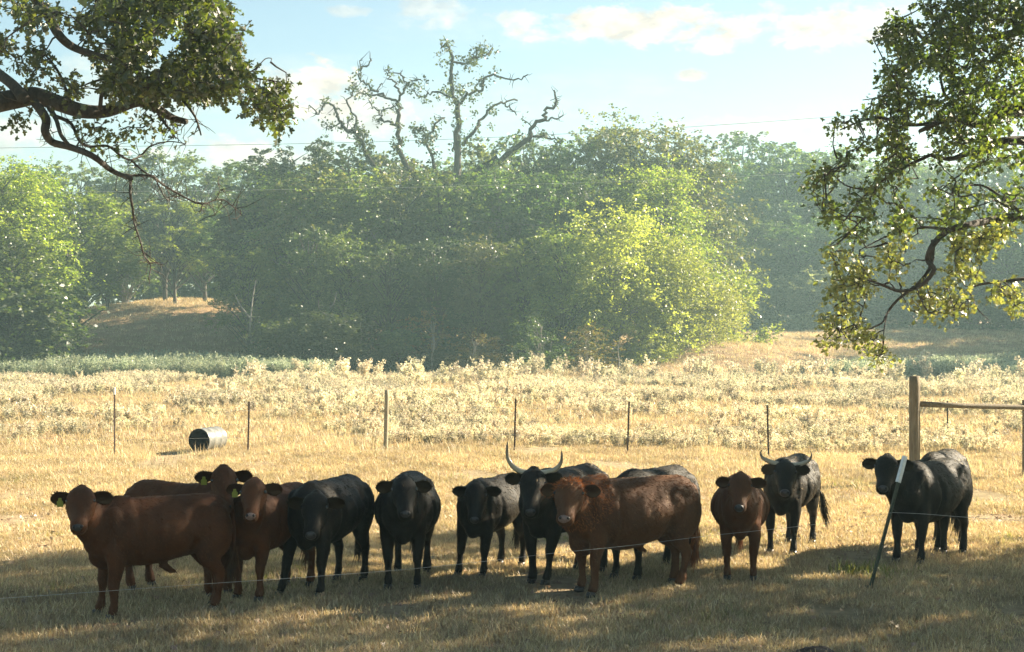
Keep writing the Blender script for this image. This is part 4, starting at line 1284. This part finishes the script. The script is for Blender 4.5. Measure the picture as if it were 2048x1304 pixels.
def build_cow(idx, name, label, cat, gpx, s, heading, poll_px, muz_px, coat, fur, ear, nose='dark_nose', width=.94, girth=.95, length=.86, feet=((0, 0), (0, 0), (0, 0), (0, 0)),
              horns=None, tagged=None, curly=False, tail=(0, 0), neck=.50, headw=1.0, group=None, shag=1.0, brisket=0.0, headl=1.0, sheath=False, Yc=None, earlift=0.0, dz=0):
    seed = 300 + idx
    r = np.random.RandomState(seed)
    g0 = PG(*gpx) if Yc is None else Vector(((gpx[0] - CX) / F * Yc, Yc, 0))
    g0.z = gz(g0.x, g0.y)
    hd = math.radians(heading)
    root = thing(name, g0, label, cat, group, hd)
    R = Matrix.Rotation(hd, 3, 'Z'); Ri = R.transposed()
    def L2W(v): return g0 + R @ (Vector(v))
    def W2L(v): return Ri @ (Vector(v) - g0)
    S = lambda *v: Vector(v) * s
    mb = MB()
    # trunk of the body
    st = [(-.86, 1.02, .05, .05), (-.83, .99, .13, .12), (-.76, .955, .23, .20), (-.64, .925, .305, .262), (-.48, .90, .335, .295), (-.28, .872, .355, .325), (-.05, .845, .378, .350), (.15, .836, .388, .350),
          (.35, .842, .388, .318), (.52, .862, .378, .275), (.68, .868, .335, .232), (.80, .862, .27, .19), (.88, .86, .18, .13), (.92, .86, .08, .06)]
    rings = []
    for x, z, hh, hw in st:
        x *= length
        z += .012; hh *= .95
        hw *= width; g_ = (1 + (girth - 1) * math.exp(-((x + .0) / .5) ** 2))
        top = z + hh
        hh2 = hh * g_; z2 = top - hh2
        ring = []
        for j in range(26):
            th = 2 * math.pi * j / 26
            c_, s_ = math.cos(th), math.sin(th)
            yy = math.copysign(abs(s_) ** .88, s_) * hw
            if c_ > 0: yy *= 1 - .26 * c_ ** 1.5
            else: yy *= 1 - .10 * abs(c_) ** 3
            ring.append(S(x, yy, z2 + hh2 * c_))
        rings.append(ring)
    mb.ring_loft(rings)
    lx = length
    for sg in (1, -1):
        W_ = width
        mb.ellipsoid(S(-.62 * lx, sg * .16 * W_, .84), (.215 * s, .135 * s, .31 * s))                     # haunch
        mb.ellipsoid(S(-.50 * lx, sg * .18 * W_, 1.095), (.07 * s, .05 * s, .04 * s))                    # hip bone
        mb.ellipsoid(S(.55 * lx, sg * .165 * W_, .86), (.16 * s, .10 * s, .30 * s), Matrix.Rotation(math.radians(14), 3, 'Y'))   # shoulder
    mb.ellipsoid(S(-.84 * lx, 0, 1.06), (.07 * s, .06 * s, .07 * s))
    mb.ellipsoid(S(.48 * lx, 0, 1.13), (.2 * s, .09 * s, .115 * s))                                    # withers
    mb.ellipsoid(S(.64 * lx, 0, .64 - brisket * .5), (.18 * s, .10 * s, (.15 + brisket) * s))         # brisket
    if sheath:
        mb.tube([S(-.02, 0, .52), S(-.12, 0, .44), S(-.20, 0, .405)], [.05 * s, .035 * s, .014 * s], 10)
    # legs
    legs = []
    for li, (fx, sg) in enumerate(((1, 1), (1, -1), (-1, 1), (-1, -1))):
        dx, dy = feet[li]
        if fx > 0:
            J = [(.56, .13, .92, .15, .11), (.57, .165, .70, .125, .095), (.56, .17, .56, .088, .072), (.575, .165, .44, .066, .058), (.59, .16, .385, .058, .054), (.59, .158, .345, .056, .052), (.585, .158, .27, .040, .038), (.585, .157, .17, .037, .036), (.59, .157, .115, .048, .046), (.605, .157, .08, .042, .044), (.62, .157, .05, .050, .05)]
        else:
            J = [(-.60, .13, .90, .20, .12), (-.57, .175, .72, .185, .11), (-.55, .18, .62, .145, .09), (-.60, .175, .52, .096, .068), (-.675, .17, .44, .066, .05), (-.715, .168, .39, .060, .046), (-.71, .166, .30, .043, .038), (-.70, .165, .18, .039, .037), (-.69, .165, .12, .050, .046), (-.67, .165, .08, .044, .044), (-.655, .165, .05, .05, .05)]
        pts = []; rad = []
        for (x, y, z, ra, rb) in J:
            f = max(0, min(1, (.80 - z) / .75))
            pts.append(S(x * lx + dx * f, sg * y * (1 + (width - 1) * .6) + dy * f, z))
            k_ = 1.10 if z < .6 else 1.0
            rad.append((rb * s * k_, ra * s * k_))
        rings = []
        for i, p in enumerate(pts):
            tq = (pts[min(i + 1, len(pts) - 1)] - pts[max(0, i - 1)]).normalized()
            fwd = Vector((1, 0, 0)); fwd = (fwd - tq * fwd.dot(tq)).normalized()
            sd = tq.cross(fwd)
            rings.append(ring_at(p, fwd * rad[i][1], sd * rad[i][0], 14))
        mb.ring_loft(rings)
        legs.append((pts[-1], rad[-1]))
    # neck and head
    C1w = L2W(S(.60 * lx, 0, 1.0))
    Pw = ray_sphere(*poll_px, C1w, neck * s)
    Mw = ray_sphere(*muz_px, Pw, .46 * s * headl)
    Pl = W2L(Pw); Ml = W2L(Mw)
    f = (Ml - Pl).normalized()
    lat = f.cross(Vector((0, 0, 1)))
    if lat.length < .15: lat = f.cross(Ri @ Vector((0, 1, .3)))
    lat.normalize()
    u = lat.cross(f).normalized()
    if u.z < 0 and abs(f.z) < .9: u = -u; lat = -lat
    C0 = S(.42 * lx, 0, .94)
    hs = s * headw
    Nend = Pl - u * .075 * s - f * .02 * s
    back = (-f * .2 + -u * .25 + Vector((0, 0, 0)))
    c1 = C0 + S(.30, 0, .05); c2 = Nend - (f * .16 - u * -.0 + u * .10) * s
    c2 = Nend - u * .20 * s + Vector((0, 0, .02 * s))
    rings = []
    for i in range(13):
        t_ = i / 12
        c = bez(C0, c1, c2, Nend, t_)
        tq = (bez(C0, c1, c2, Nend, min(1, t_ + .03)) - bez(C0, c1, c2, Nend, max(0, t_ - .03))).normalized()
        up = Vector((0, 0, 1)); up = up - tq * up.dot(tq)
        if up.length < .3: up = u - tq * u.dot(tq)
        up.normalize()
        sd = tq.cross(up).normalized()
        hv = (.165 * (1 - t_) ** 1.2 + .150) * s * (1.0 if not curly else 1.10)
        if t_ > .75: hv *= 1 - (t_ - .75) * .6
        hl = (.115 * (1 - t_) ** 1.2 + .110) * s * (1 + (width - 1) * .4) * (1.18 if curly else 1)
        drop = -.05 * math.sin(math.pi * t_) * s * (1 if not curly else .2)
        rings.append(ring_at(c + up * drop, up * hv, sd * hl, 20))
    mb.ring_loft(rings)
    hl_ = hs * 1.10
    HL = headl * .90
    hst = [(-.115, -.03, .055, .05), (-.09, -.025, .085, .08), (-.04, -.025, .112, .108), (.03, -.028, .128, .125), (.10, -.032, .132, .132), (.17, -.04, .122, .130), (.25, -.045, .100, .115), (.33, -.045, .083, .096), (.40, -.043, .078, .083), (.46, -.042, .080, .076), (.50, -.045, .076, .068), (.53, -.05, .060, .052), (.545, -.053, .03, .03)]
    rings = []
    for t_, o_, wv, hv in hst:
        rings.append(ring_at(Pl + f * t_ * s * HL + u * o_ * s, u * hv * s * 1.06 * (1 + (headw - 1) * .5), lat * wv * hl_, 20, .92))
    mb.ring_loft(rings)
    for sg in (1, -1):
        mb.ellipsoid(Pl + f * .17 * s * HL - u * .085 * s + lat * sg * .052 * hs, (.075 * s, .075 * s, .10 * s))
        mb.ellipsoid(Pl + f * .09 * s * HL + u * .035 * s + lat * sg * .103 * hs, (.034 * s,) * 3)      # brow
    mb.ellipsoid(Pl - f * .085 * s + u * .012 * s, (.062 * s,) * 3)                                       # poll knob
    # tail head
    tl = [S(-.84 * lx, 0, 1.09), S(-.90 * lx, tail[1] * .1, 1.02), S(-.93 * lx - tail[0] * .3, tail[1] * .45, .84), S(-.92 * lx - tail[0] * .8, tail[1] * .85, .62), S(-.90 * lx - tail[0], tail[1], .44)]
    # fuse
    tmp_me = mb.mesh('raw')
    tmp = bpy.data.objects.new('raw', tmp_me); COL.objects.link(tmp)
    md = tmp.modifiers.new('r', 'REMESH'); md.mode = 'VOXEL'; md.voxel_size = .0165; md.use_smooth_shade = True
    md = tmp.modifiers.new('s', 'SMOOTH'); md.factor = .5; md.iterations = 9
    dg = bpy.context.evaluated_depsgraph_get()
    me = bpy.data.meshes.new_from_object(tmp.evaluated_get(dg))
    me.name = 'body'
    bpy.data.objects.remove(tmp); bpy.data.meshes.remove(tmp_me)
    me.materials.clear(); me.materials.append(M[coat])
    nv = len(me.vertices)
    co = np.empty(nv * 3, np.float32); me.vertices.foreach_get('co', co); co = co.reshape(-1, 3)
    nn_ = np.empty(nv * 3, np.float32); me.vertex_normals.foreach_get('vector', nn_); nn_ = nn_.reshape(-1, 3)
    # muscle and skin unevenness
    disp = np.array([mnoise.noise(Vector((v[0] * 5 + idx, v[1] * 5, v[2] * 4))) * .010 + mnoise.noise(Vector((v[0] * 12, v[1] * 12 + idx, v[2] * 7))) * .004 for v in co])
    sl = co / s
    ax_ = sl[:, 0] / length; az_ = sl[:, 2]; ay_ = np.abs(sl[:, 1])
    gs = lambda a, b, sa, sb: np.exp(-((ax_ - a) / sa) ** 2 - ((az_ - b) / sb) ** 2) * np.clip(ay_ / .16, 0, 1) ** 2
    disp = disp - .042 * gs(-.37, 1.0, .09, .10) - .030 * gs(.31, .80, .045, .26) - .032 * gs(-.36, .66, .06, .13) - .02 * gs(.66, .86, .05, .2) + .014 * gs(-.15, .80, .25, .2) \
        - .018 * gs(-.58, 1.02, .10, .05) + .012 * np.sin(ax_ * 34) * np.exp(-((ax_ - .05) / .22) ** 2 - ((az_ - .88) / .16) ** 2) * .35
    co2 = co + nn_ * disp[:, None] * s
    me.vertices.foreach_set('co', co2.astype(np.float32).ravel()); me.update()
    me.polygons.foreach_set('use_smooth', np.ones(len(me.polygons), bool))
    part('body', me, root)
    # hooves, two claws each
    for hi, (p, rd_) in enumerate(legs):
        m_ = MB()
        for sg in (1, -1):
            rr_ = []
            for z, k_, fo in ((.055 * s, .92, 0), (.03 * s, 1.02, .008), (0.0, 1.16, .018)):
                c = Vector((p.x + fo * s + .004 * s, p.y + sg * .024 * s, z))
                rr_.append(ring_at(c, Vector((.046 * s * k_, 0, 0)), Vector((0, .0225 * s * k_, 0)), 10))
            m_.ring_loft(rr_)
        part('hoof', m_.mesh('hoof', [M['hoof']]), root)
    # ears
    for sg in (1, -1):
        e0 = Pl + lat * sg * .105 * hs - f * .02 * s - u * .02 * s
        ed = (lat * sg * 1.0 + Vector((0, 0, -.12 + earlift)) - f * .05 - u * .10).normalized()
        face = (u * .55 + f * .75 + Vector((0, 0, -.25))); face = (face - ed * face.dot(ed)).normalized()
        wv = ed.cross(face).normalized()
        Lr = .205 * s
        prof_ = [(0, .042, .034), (.10, .046, .030), (.25, .056, .022), (.45, .068, .016), (.65, .070, .012), (.82, .054, .010), (.94, .030, .007), (1.0, .008, .004)]
        rg = []
        for t_, w_, th in prof_:
            c = e0 + ed * Lr * t_ - face * .018 * s * math.sin(t_ * 2.4)
            ring = []
            for j in range(14):
                a_ = 2 * math.pi * j / 14
                cw, cf = math.cos(a_), math.sin(a_)
                cup = .30 * w_ * (cw ** 2)
                ring.append(c + wv * cw * w_ * 1.04 * s + face * (cf * th * .5 + cup) * s)
            rg.append(ring)
        m_ = MB(); m_.ring_loft(rg)
        eo = part('ear', m_.mesh('ear', [M[ear]]), root)
        # ear fringe
        C_, D_, N_ = [], [], []
        for _ in range(int(150)):
            t_ = r.uniform(.1, 1)
            w_ = np.interp(t_, [q[0] for q in prof_], [q[1] for q in prof_]) * s
            c = e0 + ed * Lr * t_ - face * .018 * s * math.sin(t_ * 2.4)
            w1 = r.choice([-1, 1]) if r.rand() < .6 else r.uniform(-1, 1)
            C_.append(c + wv * w1 * w_ * .95 + face * .2 * w_ * w1 * w1)
            D_.append(wv * w1 * .8 + ed * .5 + face * r.uniform(0, .5) + Vector(r.normal(size=3)) * .25); N_.append(r.normal(size=3))
        V, Fc = leaves(np.array([tuple(c) for c in C_]), np.array([tuple(c) for c in D_]), np.array(N_), r.uniform(.018, .036, len(C_)) * s, np.array([(0, .10), (1, 0), (0, -.10)]), .2)
        part('ear_hair', mesh_np('ear_hair', V, Fc, [M[fur]]), eo)
        if tagged and ((sg * (R @ lat).x < 0) == (tagged == 'l')):
            tp = e0 + ed * Lr * .52 + face * .022 * s
            dn = Vector((0, 0, -1)); dn = (dn - face * dn.dot(face)).normalized(); rt = dn.cross(face).normalized()
            m_ = MB()
            poly = [(-.014, -.012), (.014, -.012), (.018, .015), (.031, .028), (.031, .082), (-.031, .082), (-.031, .028), (-.018, .015)]
            a_ = [tp + rt * x * s + dn * y * s + face * .002 for x, y in poly]; b_ = [q - face * .005 for q in a_]
            m_.ring_loft([a_, b_])
            to = part('ear_tag', m_.mesh('ear_tag', [M['tag_yellow']], False), eo)
            m_ = MB(); m_.ellipsoid(tp + face * .004, (.008 * s,) * 3, nu=8, nv=6)
    # eyes and nose
    for sg in (1, -1):
        m_ = MB(); m_.ellipsoid(Pl + f * .115 * s * HL + u * .022 * s + lat * sg * .126 * hs, (.0215 * s,) * 3)
        part('eye', m_.mesh('eye', [M['eye']]), root)
    m_ = MB()
    Mr = Matrix((lat, u, f)).transposed()
    m_.ellipsoid(Pl + f * .497 * s * HL - u * .030 * s, (.066 * hs, .056 * s, .048 * s), Mr, 18, 12)
    no = part('nose', m_.mesh('nose', [M[nose]]), root)
    for sg in (1, -1):
        m_ = MB(); m_.ellipsoid(Pl + f * .522 * s * HL + u * .004 * s + lat * sg * .036 * hs, (.017 * s, .014 * s, .020 * s), Mr, 10, 8)
        part('nostril', m_.mesh('nostril', [M['nostril']]), no)
    # horns
    if horns:
        for sg in (1, -1):
            side = 1 if (sg * (R @ lat).x > 0) else 0
            up = Vector((0, 0, 1)); latw = (lat - up * lat.dot(up)).normalized() * sg
            hp = [(Pl - f * .06 * s + latw * .075 * s + latw * a_ * s + up * b_ * s + (u * c_) * s, q * s) for a_, b_, c_, q in horns[side]]
            sp_h = smooth_path(hp, 5)
            m_ = MB(); m_.tube([p for p, _ in sp_h], [q for _, q in sp_h], 12)
            hm = m_.mesh('horn', [M['horn']])
            at = hm.attributes.new('along', 'FLOAT', 'POINT')
            n_ = len(sp_h); vals = np.zeros(len(hm.vertices), np.float32)
            for i in range(n_): vals[i * 12:(i + 1) * 12] = i / (n_ - 1)
            vals[n_ * 12] = 0; vals[n_ * 12 + 1] = 1
            at.data.foreach_set('value', vals)
            part('horn', hm, root)
    # tail
    sp_t = smooth_path([(p, q * s) for p, q in zip(tl, (.045, .034, .024, .018, .014))], 5)
    m_ = MB(); m_.tube([p for p, _ in sp_t], [q for _, q in sp_t], 9)
    to = part('tail', m_.mesh('tail', [M[coat]]), root)
    tip = np.array(tl[-1]); dirn = np.array((tl[-1] - tl[-2]).normalized())
    n_ = 240
    up_ = r.uniform(-.22, .02, n_) * s
    C_ = tip + dirn * up_[:, None] + r.normal(size=(n_, 3)) * .016 * s
    D_ = dirn + r.normal(size=(n_, 3)) * .16 + [0, 0, -.3]
    V, Fc = leaves(C_, D_, r.normal(size=(n_, 3)), r.uniform(.14, .34, n_) * s, np.array([(0, .012), (.5, .016), (1, 0), (.5, -.016), (0, -.012)]), .10)
    part('tail_switch', mesh_np('tail_switch', V, Fc, [M[fur]]), to)
    # coat hair
    me.calc_loop_triangles()
    nt = len(me.loop_triangles)
    tri = np.empty(nt * 3, np.int32); me.loop_triangles.foreach_get('vertices', tri); tri = tri.reshape(-1, 3)
    A, B, Cc = co2[tri[:, 0]], co2[tri[:, 1]], co2[tri[:, 2]]
    ar = np.linalg.norm(np.cross(B - A, Cc - A), axis=1); ar /= ar.sum()
    nh = int(17000 * shag)
    pick = r.choice(nt, nh, p=ar)
    b1 = r.rand(nh, 1); b2 = r.rand(nh, 1); fl = (b1 + b2) > 1; b1 = np.where(fl, 1 - b1, b1); b2 = np.where(fl, 1 - b2, b2)
    Pp = A[pick] + (B[pick] - A[pick]) * b1 + (Cc[pick] - A[pick]) * b2
    Nn = unit(np.cross(B[pick] - A[pick], Cc[pick] - A[pick]))
    flow = np.tile(np.array([-.55, 0, -.75]), (nh, 1)) + r.normal(size=(nh, 3)) * .25
    hp = np.array(Pl); onhead = np.linalg.norm(Pp - (hp + np.array(f) * .2 * s), axis=1) < .33 * s
    flow[onhead] = np.array(f) * .8 + r.normal(size=(onhead.sum(), 3)) * .25
    lift = r.uniform(.06, .34, (nh, 1))
    Ln = r.uniform(.02, .045, nh) * s
    D_ = unit(flow - Nn * (flow * Nn).sum(1, keepdims=True)) + Nn * lift
    if curly:
        top_ = (np.linalg.norm(Pp - (hp - np.array(f) * .03 * s), axis=1) < .19 * s)
        nkc = np.array((C1w * .35 + Pw * .65)); nkc = np.array(W2L(Vector(nkc)))
        nk = (np.linalg.norm((Pp - nkc) / [1, 1, 1], axis=1) < .42 * s) & ~onhead
        Ln[top_] = r.uniform(.03, .07, top_.sum()) * s; Ln[nk] = r.uniform(.03, .055, nk.sum()) * s
        D_[top_] += r.normal(size=(top_.sum(), 3)) * .7 + Nn[top_] * .5; D_[nk] += r.normal(size=(nk.sum(), 3)) * .45
    else:
        top_ = (np.linalg.norm(Pp - (hp - np.array(f) * .09 * s), axis=1) < .10 * s)
        Ln[top_] = r.uniform(.025, .045, top_.sum()) * s; D_[top_] += r.normal(size=(top_.sum(), 3)) * .5
    V, Fc = leaves(Pp - Nn * .002, D_, Nn + r.normal(size=(nh, 3)) * .8, Ln, np.array([(0, .08), (1, 0), (0, -.08)]), .12)
    if curly:
        long_ = top_ | nk
        k_ = V.reshape(nh, 3, 3)
        for nm_, mk, mt in (('coat_hair', ~long_, 'bull_short'), ('curly_mane', long_, 'bull_fur')):
            v_ = k_[mk].reshape(-1, 3)
            part(nm_, mesh_np(nm_, v_, np.arange(len(v_)).reshape(-1, 3), [M[mt]]), root)['kind'] = 'stuff'
    else:
        part('coat_hair', mesh_np('coat_hair', V, Fc, [M[fur]]), root)['kind'] = 'stuff'
    return root


RED = dict(coat='red_coat', fur='red_fur', ear='red_ear')
BLK = dict(coat='black_coat', fur='black_fur', ear='dark_ear')
GR = 'red cattle in the herd'; GB = 'black cattle in the herd'
HORN7 = ([(-.01, .0, .0, .034), (.07, .02, .0, .032), (.15, .07, .01, .027), (.20, .15, .02, .020), (.205, .24, .03, .012), (.20, .31, .03, .003)],
         [(-.01, .0, .0, .034), (.07, .01, .0, .032), (.15, .035, .01, .027), (.205, .09, .02, .020), (.22, .16, .03, .012), (.215, .22, .03, .003)])
HORN11 = ([(-.01, .0, .0, .036), (.07, .02, .0, .034), (.15, .035, .02, .028), (.215, .06, .04, .020), (.235, .11, .05, .010), (.215, .15, .05, .003)],
          [(-.01, .0, .0, .036), (.07, .0, .0, .034), (.15, .01, .02, .028), (.215, .03, .04, .020), (.245, .08, .05, .010), (.24, .14, .05, .003)])
HERD = [
    dict(idx=1, name='red_steer', label='red steer standing side on at the far left with a yellow ear tag', cat='steer', gpx=(318, 1225), s=.96, heading=207, poll_px=(163, 992), muz_px=(156, 1052), tagged='l', group=GR, sheath=True,
         feet=((0, .02), (.06, -.02), (.02, -.03), (-.05, .04)), **RED),
    dict(idx=2, name='red_heifer', label='red heifer standing behind the far left steer, its head showing above the others', cat='cow', gpx=(362, 1185), s=.97, heading=-28, poll_px=(448, 950), muz_px=(452, 1012), tagged='l', group=GR, **RED),
    dict(idx=3, name='red_steer', label='red steer facing the camera with a yellow tag and sunlit cheek, third from the left', cat='steer', gpx=(545, 1188), s=.93, heading=247, poll_px=(508, 975), muz_px=(501, 1030), tagged='l', nose='pink_nose', group=GR, feet=((0, 0), (.0, .02), (0, 0), (0, 0)), brisket=.03, **RED),
    dict(idx=4, name='black_cow', label='black cow lowering its head between the red steer and the round bellied black cow', cat='cow', gpx=(658, 1176), s=.98, heading=251, poll_px=(631, 1003), muz_px=(621, 1068), group=GB, width=.98, feet=((.06, .02), (.12, -.12), (0, 0), (0, 0)), tail=(0, .02), **BLK),
    dict(idx=5, name='black_cow', label='round bellied black cow facing the camera straight on, between two other black cattle', cat='cow', gpx=(815, 1162), s=.98, heading=268, poll_px=(808, 970), muz_px=(811, 1026), group=GB, width=1.06, girth=1.0, **BLK),
    dict(idx=6, name='black_calf', label='smaller black calf with a sunlit flank left of the tall horned cow', cat='calf', gpx=(985, 1143), s=.90, heading=245, poll_px=(953, 980), muz_px=(949, 1038), group=GB, feet=((.02, -.02), (.04, -.06), (0, 0), (0, 0)), width=.92, **BLK),
    dict(idx=7, name='horned_cow', label='black cow with long upright curved horns behind the curly red bull', cat='cow', gpx=(1130, 1155), s=1.03, heading=238, poll_px=(1067, 955), muz_px=(1061, 1022), group=GB, horns=HORN7, feet=((0, -.08), (0, .05), (0, 0), (0, 0)), neck=.54, **BLK),
    dict(idx=8, name='red_bull', label='curly haired red bull standing in front of the herd, right of centre', cat='bull', gpx=(1262, 1180), s=1.0, heading=207, poll_px=(1140, 977), muz_px=(1129, 1035), coat='bull_coat', fur='bull_fur', ear='red_ear', nose='pink_nose', curly=True, group=GR,
         headw=1.12, width=1.04, girth=1.05, length=.92, feet=((.04, .05), (-.03, .0), (.10, 0), (-.04, .0)), shag=1.6, brisket=.06, neck=.46, sheath=True, headl=1.05),
    dict(idx=9, name='black_cow', label='black cow hidden behind the red bull, only its back and legs showing', cat='cow', gpx=(1303, 1146), s=1.0, heading=232, poll_px=(1240, 1012), muz_px=(1225, 1060), group=GB, **BLK),
    dict(idx=10, name='red_heifer', label='small red heifer facing the camera beside the short horned black cow', cat='cow', gpx=(1480, 1148), s=.91, heading=262, poll_px=(1481, 962), muz_px=(1478, 1014), group=GR, nose='dark_nose', width=1.03, **RED),
    dict(idx=11, name='horned_cow', label='black cow with short wide horns behind the small red heifer, tail swung out', cat='cow', gpx=(1582, 1098), s=.97, heading=247, poll_px=(1571, 936), muz_px=(1570, 984), group=GB, horns=HORN11, tail=(.28, .22), **BLK),
    dict(idx=12, name='black_cow', label='heavy black cow behind the leaning steel post, front one of the right pair', cat='cow', gpx=(1858, 1118), s=.98, heading=229, poll_px=(1774, 925), muz_px=(1766, 975), group=GB, width=1.04, girth=1.04, neck=.52, length=.90, **BLK),
    dict(idx=13, name='black_cow', label='black cow mostly hidden behind the heavy black cow at the right, below the corner post', cat='cow', gpx=(1880, 1096), s=1.02, heading=243, poll_px=(1850, 985), muz_px=(1850, 1035), group=GB, **BLK),
]
for hkw in HERD:
    build_cow(**hkw)

# ------------------------------------------------------------------ air
m, t, out = mat('haze_air')  # even volume added in place of the lens veil over the trees
pv = t.n('ShaderNodeVolumePrincipled')
pv.inputs['Color'].default_value = (.62, .92, .95, 1)
pv.inputs['Density'].default_value = 0.00095
pv.inputs['Anisotropy'].default_value = 0.3
t.t.links.new(pv.outputs[0], out.inputs['Volume'])
mb = MB(); mb.box((-620, -620, -3), (620, 620, 21))
hz = link(bpy.data.objects.new('haze', mb.mesh('haze', [m], False)))
tag(hz, 'thin even haze over the pasture, standing in for lens veil', 'haze', kind='stuff')
